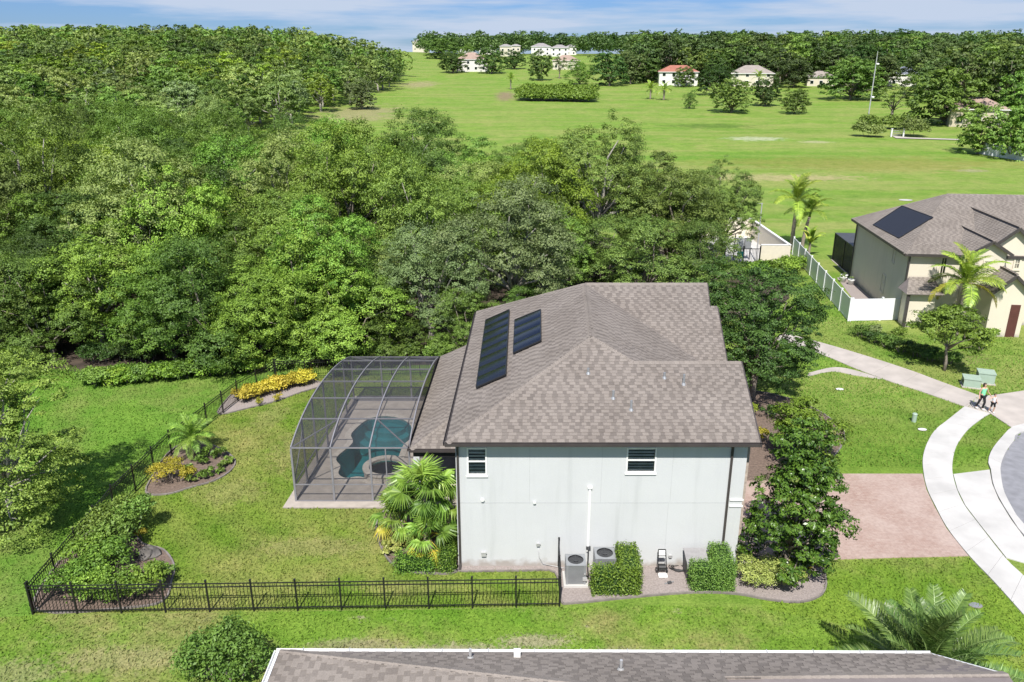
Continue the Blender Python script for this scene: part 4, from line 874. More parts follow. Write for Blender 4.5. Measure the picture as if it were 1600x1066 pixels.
# ------------------------------------------------------------------ black picket fence, three runs
PICK = Geo().box((0, 0, .64), (.018, .018, 1.18)).mesh('picket'); PICK.materials.append(M['black'])
POST = Geo().box((0, 0, .69), (.06, .06, 1.42)).box((0, 0, 1.41), (.075, .075, .03)).mesh('post'); POST.materials.append(M['black'])
def picket_fence(label, pts, n_each):
    f = thing('picket_fence', label, 'fence', (pts[0] + pts[-1]) / 2)
    for k, (a, b) in enumerate(zip(pts, pts[1:])):
        d = (b - a); Ln = d.length; rz = math.atan2(d.y, d.x); n = n_each[k]
        for i in range(n + (1 if k == len(pts) - 2 else 0)): part('post', POST, None, f, M=Matrix.Translation(a.lerp(b, i / n)) @ Matrix.Rotation(rz, 4, 'Z'))
        for i in range(n):
            p, q = a.lerp(b, i / n), a.lerp(b, (i + 1) / n); dd = (q - p).normalized()
            for z in (1.27, 1.12, .16): part('rail', Geo().beam(p + dd * .031 + Vector((0, 0, z)), q - dd * .031 + Vector((0, 0, z)), .03, .035), M['black'], f)
            m = max(2, round((q - p).length / .138))
            for j in range(1, m): part('picket', PICK, None, f, M=Matrix.Translation(p.lerp(q, j / m)) @ Matrix.Rotation(rz, 4, 'Z'))
    return f
picket_fence('long black picket fence run across the near edge of the back yard', [FC[0], FC[1]], [12])
picket_fence('black picket fence run along the left side of the back yard', [FC[0] + Vector((0, .09, 0)), FC[2], FC[3], FC[4], FC[5]], [4, 3, 4, 2])
picket_fence('black picket fence run below the trees behind the pool cage', [FC[5] + Vector((.09, 0, 0)), FC[6]], [6])
picket_fence('short black picket fence return running edge-on to the house wall', [FC[1] + Vector((.01, .09, 0)), Vector((1.9, 27.58, 0))], [2])

# ------------------------------------------------------------------ neighbour's roof under the camera
fgh = thing('neighbour_house', 'nearest house, its grey shingle roof with white gutter along the bottom of the view', 'house', (2.3, 10, 0))
fa = Vector((-5.71, 15.82, 6)); fb = Vector((10.25, 15.73, 6)); fc = Vector((10.98, 14.08, 6.87)); fr = Vector((4.64, 13.95, 6.92)); fw = Vector((-5.71, 3.0, 6)); ft = Vector((-1.5, 11.3, 8.2)); ft2 = Vector((1.9, 12.9, 7.42))
ft = fa + (Vector((.70, 13.71, 7.06)) - fa) * 1.55
nb = Geo(); P1 = [fb, fa, ft, fr + Vector((.0, 0, 0)), fc]; 
nb.poly([fa, ft, fr, fc, fb]); nb.poly([fw, Vector((ft.x, 6, ft.z)), ft, fa]); nb.poly([ft, Vector((ft.x, 6, ft.z)), Vector((11, 6, 6.9)), fc, fr]); nb.poly([fw, Vector((11, 3, 6)), Vector((11, 6, 6.9)), Vector((ft.x, 6, ft.z))])
nroof = part('roof', nb, M['deckroof'], fgh)
lay_shingles(nroof, [[fb, fa, ft, fr, fc], [fw, Vector((ft.x, 6, ft.z)), ft, fa]], M['shingle2'], 21, single=300, exp=.15)
ridge_caps(nroof, fa, ft, M['shingle2'], w=.36, seed=31, lift=.02); ridge_caps(nroof, fc, fr, M['shingle2'], w=.36, seed=32, lift=.02); ridge_caps(nroof, fr, ft, M['shingle2'], w=.34, seed=33, lift=.02)
gutter(fgh, fa + Vector((-.1, .05, -.05)), fb + Vector((.02, .05, -.05)), 'white', .07); gutter(fgh, fw + Vector((-.06, 0, -.06)), fa + Vector((-.06, 0, -.06)), 'white', .11)
for i in range(14): q = fa.lerp(fb, (i + .5) / 14) + Vector((0, .05, .02)); part('gutter_hanger', Geo().box(q, (.02, .13, .012)), M['lgrey'], fgh)
part('rake_board', Geo().beam(fb + Vector((.03, 0, -.1)), fc + Vector((.03, 0, -.1)), .04, .2), M['white'], fgh)
part('wall', Geo().bbox(-5.25, 10.2, 3.5, 15.35, 0, 5.9), M['stucco2'], fgh)
fn_ = (fc - fb).cross(fa - fb); 
for px, py, kind in ((735, 1028, 0), (808, 1026, 1), (970, 1046, 0)):
    p = onP(px, py, fa, fn_)
    if kind == 0: part('vent_pipe', Geo().tube([p - Vector((0, 0, .05)), p + Vector((0, 0, .26))], .035, 8).lathe((p.x, p.y, p.z), [(.1, -.05), (.05, .06)], 10), M['lgrey'], nroof)
    else: part('roof_vent', Geo().box(p + Vector((0, 0, .08)), (.16, .16, .2)), M['white'], nroof)

# ------------------------------------------------------------------ right-hand beige house
rh = thing('beige_house', 'beige stucco two-storey house with taupe shingle roof behind the white vinyl fence', 'house', (38, 62, 0))
RO = Vector((30.45, 59.6, 0)); rd = Vector((.105, .9945, 0)); rx = Vector((.9945, -.105, 0))
def RH(a, b, z=0): return RO + rx * a + rd * b + Vector((0, 0, z))
RM = Matrix((rx, rd, Vector((0, 0, 1)))).transposed().to_4x4(); RM.translation = RO
def rbox(g, a0, a1, b0, b1, z0, z1):
    h = Geo().bbox(a0, a1, b0, b1, z0, z1); return g.add([RM @ Vector(v) for v in h.v], h.f)
fn = Vector((rx.y, -rx.x, 0)) * 1.0; fn = Vector((-rd.x, -rd.y, 0))           # front normal
def onF(px, py, b=0.0): q = onP(px, py, RH(0, b), fn); d = q - RO; return d.dot(rx), q.z
sn = Vector((-rx.x, -rx.y, 0))
def onS(px, py): q = onP(px, py, RO, sn); d = q - RO; return d.dot(rd), q.z
EV = 5.55
part('wall', rbox(Geo(), 0, 24, .2, 13, 0, EV + .1), M['stucco2'], rh)
a1, z1 = onF(1530, 436); a2, z2 = onF(1546, 404); b1, y1 = onF(1524, 492); b2, y2 = onF(1540, 468); c1, w1 = onF(1584, 419); c2, w2 = onF(1594, 404)
fh = [(a1, a2, z1, z2), (b1, b2, y1, y2), (c1, c2, w1, w2), (a1 - 3.0, a2 - 3.0, z1 + .3, z2)]
fwall = wall_with_holes(0, 24, 0, EV + .1, 0, .12, fh); fwall.v = [tuple(RM @ Vector(v)) for v in fwall.v]; part('front_wall', fwall, M['stucco2'], rh)
for i, hq in enumerate(fh): window(rh, hq[0] + .04, hq[1] - .04, hq[2] + .04, hq[3] - .04, .02, R=RM, cols=2, fw=.09, frame='cream', mull=1 + (i == 2))
part('window_arch', rbox(Geo(), a1 - .12, a2 + .12, -.07, -.003, z2 + .16, z2 + .34), M['cream'], rh)
# side windows (facing the fence)
SR = Matrix((rd * -1, rx, Vector((0, 0, 1)))).transposed().to_4x4(); SR.translation = RO
for p0, p1 in (((1394, 408), (1400.5, 391)), ((1375.5, 453), (1384, 432))):
    s0, t0 = onS(*p0); s1, t1 = onS(*p1); lo, hi = sorted((-s0, -s1)); window(rh, lo, hi, t0, t1, -.01, R=SR, cols=1, fw=.06, frame='cream', proud=.05)
# main hip roof
OV = .5; q1 = RH(-OV, -OV, EV); q2 = RH(-OV, 13.4, EV); rL = G(1480, 303, 8.5); rR = rL + rx * 22; q3 = RH(24.5, -OV, EV); q4 = RH(24.5, 13.4, EV)
rr_ = part('roof', Geo().poly([q2, q1, rL]).poly([q1, q3, rR, rL]).poly([q4, q2, rL, rR]).poly([q3, q4, rR]), M['deckroof'], rh)
lay_shingles(rr_, [[q2, q1, rL], [q1, q3, rR, rL]], M['shingle2'], 41, single=0, exp=.2)
for a, b, sd in ((q1, rL, 1), (q2, rL, 2), (rL, rR, 3)): ridge_caps(rr_, a, b, M['shingle2'], step=.3, seed=sd)
part('fascia', Geo().beam(q1 + Vector((0, 0, -.1)), q2 + Vector((0, 0, -.1)), .06, .2).beam(q1 + Vector((0, 0, -.1)), q3 + Vector((0, 0, -.1)), .06, .2), M['bronze'], rh)
part('soffit', rbox(Geo(), -.49, 24, -.49, 13.3, EV - .06, EV - .03), M['cream'], rh)
for a_, b_ in ((.02, -.12), (-.12, 12.8)): part('downspout', rbox(Geo(), a_ - .05, a_ + .05, b_ - .05, b_ + .05, .05, EV - .1), M['bronze'], rh)
# front gables
def gable(aL, aR, zE, zP, b0, back, nm='gable'):
    am = (aL + aR) / 2; g = Geo(); g.poly([RH(aL + .3, b0, 0), RH(aR - .3, b0, 0), RH(aR - .3, b0, zE), RH(am, b0, zP - .12), RH(aL + .3, b0, zE)])
    g.poly([RH(aL + .3, 0, 0), RH(aL + .3, b0, 0), RH(aL + .3, b0, zE), RH(aL + .3, 0, zE)])
    part(nm + '_wall', g, M['stucco2'], rh)
    A, B, C = RH(aL, b0 - .35, zE - .1), RH(am, b0 - .35, zP), RH(aR, b0 - .35, zE - .1); A2, B2, C2 = (RH(aL, back, zE - .1), RH(am, back, zP), RH(aR, back, zE - .1))
    r = part(nm + '_roof', Geo().thick([A, B, B2, A2], .05).thick([B, C, C2, B2], .05), M['deckroof'], rh)
    up = Vector((0, 0, .006)); lay_shingles(r, [[A + up, B + up, B2 + up, A2 + up], [B + up, C + up, C2 + up, B2 + up]], M['shingle2'], 51, single=0, exp=.2)
    part('rake_board', Geo().beam(A + Vector((0, 0, -.06)), B + Vector((0, 0, -.06)), .1, .22).beam(B + Vector((0, 0, -.06)), C + Vector((0, 0, -.06)), .1, .22), M['bronze'], rh)
bG = -.9
gl, gz = onF(1512, 393.5, bG); gr, _ = onF(1580, 397, bG); _, gp_ = onF(1545, 376, bG); gable(gl, gr, gz, gp_, bG, 7)
for hq in fh[:2]: window(rh, hq[0] - .3, hq[1] - .38, hq[2] + .04, hq[3] + .0, bG - .01, R=RM, cols=2, fw=.09, frame='cream', name='gable_window')
bG2 = -.4; gl2, gz2 = onF(1541, 378, bG2); gr2, _ = onF(1604, 378, bG2); _, gp2 = onF(1571, 355, bG2); gable(gl2, gr2 + 1.2, gz2 - .5, gp2, bG2, 8, 'tall_gable')
pl_, pz = onF(1546, 455, -3); pr_, _ = onF(1615, 455, -3); _, pp = onF(1584, 429, -2.6); gable(pl_, pr_, pz, pp + .1, -3.0, -.5, 'porch')
for wq0, wq1 in (((1584, 419), (1594, 404)),):
    u0, v0 = onF(*wq0, bG2); u1, v1 = onF(*wq1, bG2); window(rh, u0, u1, v0, v1, bG2 - .012, R=RM, cols=2, fw=.12, frame='cream', name='gable_window')
part('entry_door', rbox(Geo(), onF(1575, 500, -3)[0], onF(1590, 500, -3)[0], -3.04, -2.99, 0, 2.5), M['door'], rh)
# low bay roof beside the palm
bl, bz = onF(1417, 447, -1.4); br_, _ = onF(1462, 468, -1.4); bz = 2.75
B1, B2_, B3, B4 = RH(bl - .1, -1.9, bz), RH(br_ + .4, -1.9, bz), RH(br_ + .1, -.2, bz + .85), RH(bl + .5, -.2, bz + .85)
bay = part('bay_roof', Geo().thick([B1, B2_, B3, B4], .06).thick([RH(bl - .1, 0, bz), B1, B4], .06), M['deckroof'], rh)
lay_shingles(bay, [[B1 + up_, B2_ + up_, B3 + up_, B4 + up_] for up_ in (Vector((0, 0, .006)),)], M['shingle2'], 61, single=0, exp=.2)
part('bay_wall', rbox(Geo(), bl + .3, br_, -1.4, -.05, 0, bz - .06), M['stucco2'], rh); part('porch_post', rbox(Geo(), bl + .05, bl + .25, -1.75, -1.55, 0, bz - .07), M['bronze'], rh)
solar('solar_mat', 'square matt black solar mat on the left slope of the beige house roof', [(1364.5, 352), (1409.6, 322.6), (1458, 340.6), (1405, 373)], 4, M['mat_solar'], inplane([q2, q1, rL]), bow=.0, lift=.06)
# dark screened lanai on the back
sc_ = thing('screened_porch', 'small black screened porch on the back corner of the beige house', 'porch', RH(2, 16, 0))
for a_ in (.2, 3, 6):
    for b_ in (13.3, 16.5, 20): part('post', rbox(Geo(), a_ - .05, a_ + .05, b_ - .05, b_ + .05, 0, 2.75), M['black'], sc_)
part('roof_frame', rbox(Geo(), .15, 6, 13.25, 20.05, 2.75, 2.83), M['dgrey'], sc_)
for b0, b1 in ((13.35, 16.45), (16.55, 19.95)): part('screen_panel', rbox(Geo(), .195, .205, b0, b1, .05, 2.74), M['screend'], sc_)
for a0, a1_ in ((.25, 2.95), (3.05, 5.95)): part('screen_panel', rbox(Geo(), a0, a1_, 13.29, 13.31, .05, 2.74), M['screend'], sc_)
for a0, a1_ in ((.25, 2.95), (3.05, 5.95)): part('screen_panel', rbox(Geo(), a0, a1_, 19.99, 20.01, .05, 2.74), M['screend'], sc_)
part('floor', rbox(Geo(), .1, 6.1, 13.2, 20.1, 0, .06), M['conc2'], sc_)
struct('side_gravel', Geo().sheet([RH(-2.0, 3, .008), RH(-.05, 3, .008), RH(-.05, 13, .008), RH(-1.2, 13, .008)]), M['mulch'])
# grill and pots by the porch
for i, (a_, b_) in enumerate(((-.8, 12.2), (-1.1, 11.4), (-.6, 10.6))):
    p = RH(a_, b_, 0); t = thing('garden_pot', ('white garden pot nearest the black screened porch', 'middle white garden pot beside the black screened porch', 'white garden pot farthest from the black screened porch')[i], 'pot', p)
    part('pot', Geo().lathe((p.x, p.y, 0), [(.0, .0), (.22, .0), (.3, .45), (.34, .5), (.26, .5), (.0, .42)], 12), M['white'], t, smooth=True); part('plant', shrub_mesh(300 + i, [(0, 0, .55, .25)], .1, 30), M['f_grey'], t, M=Matrix.Translation(p))

# white vinyl fence
def vinyl(label, pts, H, panels):
    f = thing('vinyl_fence', label, 'fence', (pts[0] + pts[-1]) / 2)
    for k, (a, b) in enumerate(zip(pts, pts[1:])):
        n = panels[k]
        for i in range(n + (k == len(pts) - 2)):
            q = a.lerp(b, i / n); rz = math.atan2((b - a).y, (b - a).x); part('post', Geo().box(q + Vector((0, 0, H / 2 + .04)), (.13, .13, H + .08), rz).box(q + Vector((0, 0, H + .1)), (.16, .16, .05), rz), M['vinyl'], f)
        for i in range(n):
            p, q = a.lerp(b, i / n), a.lerp(b, (i + 1) / n); d = (q - p).normalized() * .066
            part('panel', Geo().beam(p + d + Vector((0, 0, H / 2)), q - d + Vector((0, 0, H / 2)), .03, H - .16), M['vinyl'], f)
            for z in (.1, H - .05): part('rail', Geo().beam(p + d + Vector((0, 0, z)), q - d + Vector((0, 0, z)), .05, .12), M['vinyl'], f)
    return f
vf1 = [G(1238, 398), G(1325, 502)]
vinyl('white vinyl privacy fence receding along the beige house side yard', vf1, 1.8, [8])
vinyl('bright white vinyl fence panels facing us in front of the beige house', [G(1326, 502) + Vector((.08, 0, 0)), G(1420, 500)], 1.8, [2])
# far white wall at the right
wA, wB = GT(1526, 240), GT(1625, 256)
wl = thing('boundary_wall', 'long white boundary wall under the trees at the right edge', 'wall', (wA + wB) / 2); n = 8
for i in range(n): part('panel', Geo().beam(wA.lerp(wB, i / n) + Vector((0, 0, 1.0)), wA.lerp(wB, (i + .96) / n) + Vector((0, 0, 1.0)), .12, 2.2), M['vinyl'], wl)
for i in range(n + 1): part('pier', Geo().box(wA.lerp(wB, i / n) + Vector((0, 0, 1.1)), (.35, .35, 2.5)), M['vinyl'], wl)

# walled pump enclosure behind the house
CX0, CX1, CY0, CY1, CH = 18.6, 27.3, 77, 90.5, 2.1
pe = thing('pump_enclosure', 'roofless white-walled utility enclosure behind the oak trees', 'enclosure', ((CX0 + CX1) / 2, 83, 0))
for nm, b in (('back_wall', (CX0, CX1, CY1, CY1 + .2)), ('side_wall', (CX1, CX1 + .2, CY0, CY1 + .2)), ('side_wall', (CX0 - .2, CX0, CY0, CY1 + .2)), ('front_wall', (CX0, 21.0, CY0, CY0 + .2)), ('front_wall', (24.6, CX1, CY0, CY0 + .2))):
    part(nm, Geo().bbox(*b, 0, CH), M['cream'], pe); part('coping', Geo().bbox(b[0] - .03, b[1] + .03, b[2] - .03, b[3] + .03, CH, CH + .07), M['white'], pe)
part('floor', Geo().bbox(CX0, CX1, CY0 + .2, CY1, 0, .05), M['conc'], pe)
gt = part('gate', Geo().bbox(21.1, 24.5, CY0 + .05, CY0 + .1, .1, .16).bbox(21.1, 24.5, CY0 + .05, CY0 + .1, 1.7, 1.76), M['black'], pe)
for i in range(24): part('gate_bar', Geo().bbox(21.12 + i * .146, 21.15 + i * .146, CY0 + .06, CY0 + .09, .161, 1.699), M['black'], gt)
for x in (21.05, 22.9, 24.55): part('gate_post', Geo().bbox(x - .06, x + .06, CY0 + .02, CY0 + .13, 0, 2.0), M['black'], pe)
sg = G(1172, 411, 1.2); t = thing('teal_sign', 'small square teal sign on the enclosure gate', 'sign', (sg.x, CY0 - .05, 1.0)); part('plate', Geo().bbox(sg.x - .3, sg.x + .3, CY0 - .03, CY0 - .01, .85, 1.5), M['teal'], t); part('bracket', Geo().bbox(sg.x - .04, sg.x + .04, CY0 - .008, CY0 + .04, .5, 1.6), M['dgrey'], t)
t = thing('control_cabinet', 'grey electrical cabinet on a frame inside the white-walled enclosure', 'cabinet', (23.4, 79.4, 0))
part('leg', Geo().bbox(22.6, 22.68, 79.4, 79.48, .05, 2.7), M['dgrey'], t); part('leg', Geo().bbox(24.2, 24.28, 79.4, 79.48, .05, 2.7), M['dgrey'], t)
part('crossbar', Geo().bbox(22.5, 24.4, 79.34, 79.38, 2.2, 2.3).bbox(22.5, 24.4, 79.34, 79.38, 1.2, 1.3), M['dgrey'], t)
part('box', Geo().bbox(22.75, 23.45, 79.0, 79.33, 1.1, 2.35), M['lgrey'], t); part('box', Geo().bbox(23.55, 24.15, 79.05, 79.33, 1.3, 2.2), M['greym'], t)
pb = G(1186, 414, 0); lp = thing('mast', 'thin grey mast rising from the white-walled enclosure', 'pole', (pb.x, 78.6, 0)); pb = Vector((pb.x, 78.6, 0)); pt = onY(1187, 318, 78.6)
part('pole', Geo().tube([(pb.x, pb.y, 0), (pb.x, pb.y, pt.z)], [.07, .05], 8), M['lgrey'], lp); part('arm', Geo().beam((pb.x - .5, pb.y, pt.z - .03), (pb.x + .1, pb.y, pt.z + .02), .05, .05), M['lgrey'], lp)
# tall mast in the meadow
pm = GT(1355, 194); ptz = onY(1365, 80, pm.y).z; t = thing('antenna_mast', 'tall white antenna mast standing in the meadow hedge', 'mast', pm)
part('pole', Geo().tube([pm, (pm.x, pm.y, ptz - 3), (pm.x, pm.y, ptz)], [.17, .12, .05], 10), M['lgrey'], t)
for dz, r in ((3.2, .38), (11.5, .38)): part('dish', Geo().lathe((pm.x + .35, pm.y - .3, ptz - dz), [(0, .3), (r, .15), (r, -.15), (0, -.3)], 12), M['white'], t, smooth=True)

# ------------------------------------------------------------------ distant houses
def far_house(px, py, wpx, label, wallm, roofm, floors=1, deep=.75, rz=0.0, top=None, cage_=False):
    p = GT(px, py); zc = depth(p); w = wpx * zc / FPX; d = w * deep; tot = onY(px, top, p.y).z - p.z; pitch = .42 if floors == 2 else .5; H = max(2.8, tot - pitch * min(w, d) / 2); t = thing('distant_house', label, 'house', p); hw, hd = w / 2 - .5, d / 2 - .5; rz = rz + math.atan2(p.x, p.y) * -.6
    R = Matrix.Translation(p) @ Matrix.Rotation(rz, 4, 'Z')
    def tr(g): g.v = [tuple(R @ Vector(v)) for v in g.v]; return g
    part('wall', tr(Geo().bbox(-hw, hw, -hd, hd, -1.5, H)), wallm, t)
    a, b = w / 2, d / 2; r = min(a, b); zr = H + r * pitch
    e = [Vector((-a, -b, H)), Vector((a, -b, H)), Vector((a, b, H)), Vector((-a, b, H))]
    if a >= b: r0, r1 = Vector((-(a - b), 0, zr)), Vector((a - b + .01, 0, zr))
    else: r0, r1 = Vector((0, -(b - a), zr)), Vector((0, b - a, zr))
    g = Geo()
    if a >= b:
        for q in ([e[0], e[1], r1, r0], [e[1], e[2], r1], [e[2], e[3], r0, r1], [e[3], e[0], r0]): g.poly(q)
    else:
        for q in ([e[0], e[1], r0], [e[1], e[2], r1, r0], [e[2], e[3], r1], [e[3], e[0], r0, r1]): g.poly(q)
    g.poly(e[::-1]); rf = part('roof', tr(g), roofm, t)
    part('fascia', tr(Geo().bbox(-a, a, -b - .03, -b + .03, H - .22, H - .01)), M['white'], t)
    nw = max(2, int(w / 4))
    for f in range(2 if H > 5 else 1):
        for i in range(nw):
            x = -hw + (i + .5) * 2 * hw / nw; wn_ = part('window', tr(Geo().bbox(x - .75, x + .75, -hd - .06, -hd + .02, f * 3 + .8, f * 3 + 2.4)), M['white'], t)
            part('pane', tr(Geo().bbox(x - .65, x + .65, -hd - .09, -hd - .061, f * 3 + .9, f * 3 + 2.2)), M['glass'], wn_)
    if cage_:
        for x in np.linspace(0, hw, 5): part('cage_post', tr(Geo().bbox(x - .08, x + .08, -hd - 4.1, -hd - 3.95, 0, 2.8).beam((x, -hd - 4, 2.8), (x, -hd - .1, 3.7), .12, .12)), M['white'], t)
        for z in (1.0, 2.8): part('cage_rail', tr(Geo().bbox(0, hw, -hd - 4.09, -hd - 3.97, z - .06, z + .06)), M['white'], t)
    return t
RF = {k: flat('distant_roof_' + k, c, .9, var=.12, scale=.6) for k, c in dict(tan=(.33, .24, .19), red=(.33, .13, .09), grey=(.27, .25, .245), blue=(.15, .165, .20), taupe=(.29, .25, .22)).items()}
WL = {k: flat('distant_wall_' + k, c, .9, var=.05, scale=.3) for k, c in dict(white=(.72, .69, .65), cream=(.62, .56, .46), beige=(.52, .45, .34)).items()}
far_house(738, 111, 50, 'white one-storey house with tan roof between two dark trees across the meadow', WL['white'], RF['tan'], 1, .8, top=82)
far_house(658, 78, 26, 'grey-roofed house peeping above the trees left of the far meadow end', WL['cream'], RF['grey'], 2, top=61)
far_house(728, 84, 24, 'small pale house with grey roof behind a light green tree on the skyline', WL['white'], RF['grey'], 2, top=65)
far_house(762, 85, 28, 'pale skyline house directly above the white tan-roofed house', WL['white'], RF['grey'], 2, top=67)
far_house(790, 88, 20, 'left half of the paired cream houses in the skyline row', WL['cream'], RF['grey'], 2, top=69)
far_house(806, 87, 16, 'right half of the paired cream houses in the skyline row', WL['cream'], RF['grey'], 2, top=69)
far_house(845, 87, 32, 'white two-storey house in the middle of the skyline row', WL['white'], RF['grey'], 2, top=67.5)
far_house(874, 88, 30, 'white two-storey house with the lowest grey roof in the skyline row', WL['white'], RF['grey'], 2, top=70)
far_house(892, 86, 18, 'narrow white house at the right end of the skyline row', WL['white'], RF['grey'], 2, top=70)
far_house(884, 108, 44, 'tan-roofed cream house half hidden by trees above the meadow shrub thicket', WL['cream'], RF['tan'], 1, top=86)
far_house(1058, 133, 62, 'white house with terracotta red roof across the meadow', WL['white'], RF['red'], 1, .6, top=102)
far_house(1172, 134, 66, 'cream house with wide taupe roof behind the dark meadow trees', WL['cream'], RF['taupe'], 1, .7, top=102)
far_house(1280, 134, 44, 'small taupe-roofed house left of the big oak with the dark shadow', WL['cream'], RF['taupe'], 1, top=111)
far_house(1416, 134, 62, 'white house with slate blue roof and white pool cage', WL['white'], RF['blue'], 1, .7, cage_=True, top=104)
far_house(1502, 121, 40, 'pale grey-roofed house just showing through the woods at the upper right', WL['white'], RF['grey'], 1, top=104)
far_house(1520, 196, 84, 'beige house with brown hip roof behind the big oak at the right', WL['beige'], RF['tan'], 1, .8, top=151)

















# ------------------------------------------------------------------ the wood on the left
rng = np.random.default_rng(7); rnd = random.Random(7)
placed = []
def scatter(region, n_try, mind, seed):
    r = random.Random(seed); out = []; cell = {}
    for _ in range(n_try):
        x, y = region(r); d = mind(x, y); k = (int(x // 12), int(y // 12)); ok = True
        for i in (-1, 0, 1):
            for j in (-1, 0, 1):
                for (a, b) in cell.get((k[0] + i, k[1] + j), ()):
                    if (a - x) ** 2 + (b - y) ** 2 < d * d: ok = False; break
                if not ok: break
            if not ok: break
        if ok: cell.setdefault(k, []).append((x, y)); out.append((x, y))
    return out
def inpoly(x, y, P):
    c = False; n = len(P)
    for i in range(n):
        (x0, y0), (x1, y1) = P[i], P[(i + 1) % n]
        if (y0 > y) != (y1 > y) and x < x0 + (y - y0) * (x1 - x0) / (y1 - y0): c = not c
    return c
NEAR = [(-75, 51.5), (-58, 51), (-38, 51), (-24, 50.6), (-12, 51.6), (-2, 53.5), (5, 60), (7, 72), (-2, 84), (-20, 96), (-50, 108), (-120, 112), (-90, 60)]
MID = [(-180, 112), (-120, 110), (-55, 106), (-52, 150), (-54, 200), (-58, 240), (-52, 300), (-50, 380), (-56, 450), (-420, 460), (-330, 300)]
def rn(r): return r.uniform(-110, 10), r.uniform(50, 114)
def rm(r): y = 106 + (460 - 106) * math.sqrt(r.random()); return r.uniform(-.72 * y - 25, -48), y
near = [p for p in scatter(rn, 30000, lambda x, y: 4.3 if y < 62 else 5.4, 3) if inpoly(*p, NEAR) and abs(p[0]) < .66 * p[1] + 12]
mid = [p for p in scatter(rm, 16000, lambda x, y: 6.8, 4) if inpoly(*p, MID) and abs(p[0]) < .66 * p[1] + 14]
mid.sort(key=lambda p: p[0] ** 2 + p[1] ** 2)
LAB_N = 'leafy green tree crowded in the wood behind the pool yard'; GRP_N = 'trees of the near wood'
LAB_M = 'crowded oak in the hillside wood at the upper left'; GRP_M = 'trees of the hillside wood'
for i, (x, y) in enumerate(near):
    if -28.5 < x < -23.5 and y < 53.3: continue                      # the dark opening under the front trees
    gap = x > -8.5 and y < 60
    if gap: continue
    key = rnd.choice(['skirt0', 'skirt1', 'skirt2', 'big0', 'big1', 'big2']) if y > 57 else rnd.choice(['skirt0', 'skirt1', 'skirt2'])
    u = rnd.random(); leaf = 'f_bright' if u < .40 else 'f_mid' if u < .80 else 'f_olive' if u < .90 else 'f_dark' if u < .97 else 'f_yel'
    s = rnd.uniform(.9, 1.15) * (1.0 if y > 57 else .95); plant_tree(key, (x, y, 0), s, rnd.uniform(0, 6.28), leaf, rnd.choice(['bark', 'barkp']), 'broadleaf_tree', LAB_N, GRP_N, sz=s * rnd.uniform(.82, 1.22) * (1.0 if y < 62 else 1.08))
for i, x in enumerate(np.arange(-52, -9.5, 2.9)):              # front row, leafy to the ground
    if -29.0 < x < -23.2: continue
    s = rnd.uniform(.72, .95); y = 51.0 + rnd.uniform(-.6, .8) - (.6 if -22 < x < -14 else 0)
    plant_tree(rnd.choice(['skirt0', 'skirt1']), (float(x), y, -.5), s, rnd.uniform(0, 6.28), rnd.choice(['f_bright', 'f_mid', 'f_bright']), 'bark', 'broadleaf_tree', 'bushy tree leafy to the ground in the front row of the near wood', 'front row of the near wood', sz=s * rnd.uniform(.85, 1.05))
for i, (x, y) in enumerate(mid[:300]):
    z = float(hill(x, y)); key = rnd.choice(['oak0', 'oak1', 'oak2', 'tall1', 'sparse']) if y < 200 else rnd.choice(['far0', 'far1', 'far2', 'far3'])
    pal = ['f_olive', 'f_olive', 'f_olive', 'f_mid', 'f_grey', 'f_mid', 'f_bright'] if y < 230 else ['f_mid', 'f_oak', 'f_yel', 'f_olive', 'f_wood', 'f_mid']
    s = rnd.uniform(.9, 1.3); plant_tree(key, (x, y, z - .1), s, rnd.uniform(0, 6.28), rnd.choice(pal), 'barkp', 'hillside_oak', LAB_M, GRP_M)
def merged(name, spots, leafs, label, smin, smax, seed):
    """far-off wood that reads as one mass"""
    r = random.Random(seed); rg = np.random.default_rng(seed); o = None; per = {}
    for x, y in spots: per.setdefault(r.choice(leafs), []).append((x, y))
    root = None
    for leaf, sp_ in per.items():
        VV = []; va = []
        for x, y in sp_:
            V = PROTO['far%d' % r.randrange(4)][4]; k = len(V) // 4; keep = rg.permutation(k)[:int(k * .17)]; q = V.reshape(-1, 4, 3)[keep]; q = (q.mean(1, keepdims=True) + (q - q.mean(1, keepdims=True)) * 1.85).reshape(-1, 3)
            a = r.uniform(0, 6.28); s = r.uniform(smin, smax); c, d = math.cos(a), math.sin(a); Q = np.stack([q[:, 0] * c - q[:, 1] * d, q[:, 0] * d + q[:, 1] * c, q[:, 2]], 1) * s + np.array([x, y, float(hill(x, y)) - .3]); VV.append(Q); va.append(np.clip(rg.uniform(0, 1, len(Q) // 4) * .7 + r.uniform(0, .3), 0, 1))
        me = np_mesh(name, np.concatenate(VV), 4, np.concatenate(va))
        if root is None: root = solo(name, me, M[leaf], label, 'woodland', kind='stuff')
        else: part('foliage_mass', me, M[leaf], root, M=Matrix.Identity(4), kind='stuff')
    return root
rest = mid[300:]; rest = rest[:400]
merged('hilltop_wood', rest, ['f_mid', 'f_oak', 'f_olive', 'f_wood'], 'dense mass of far treetops along the hill crest at the upper left', 1.05, 1.45, 5)

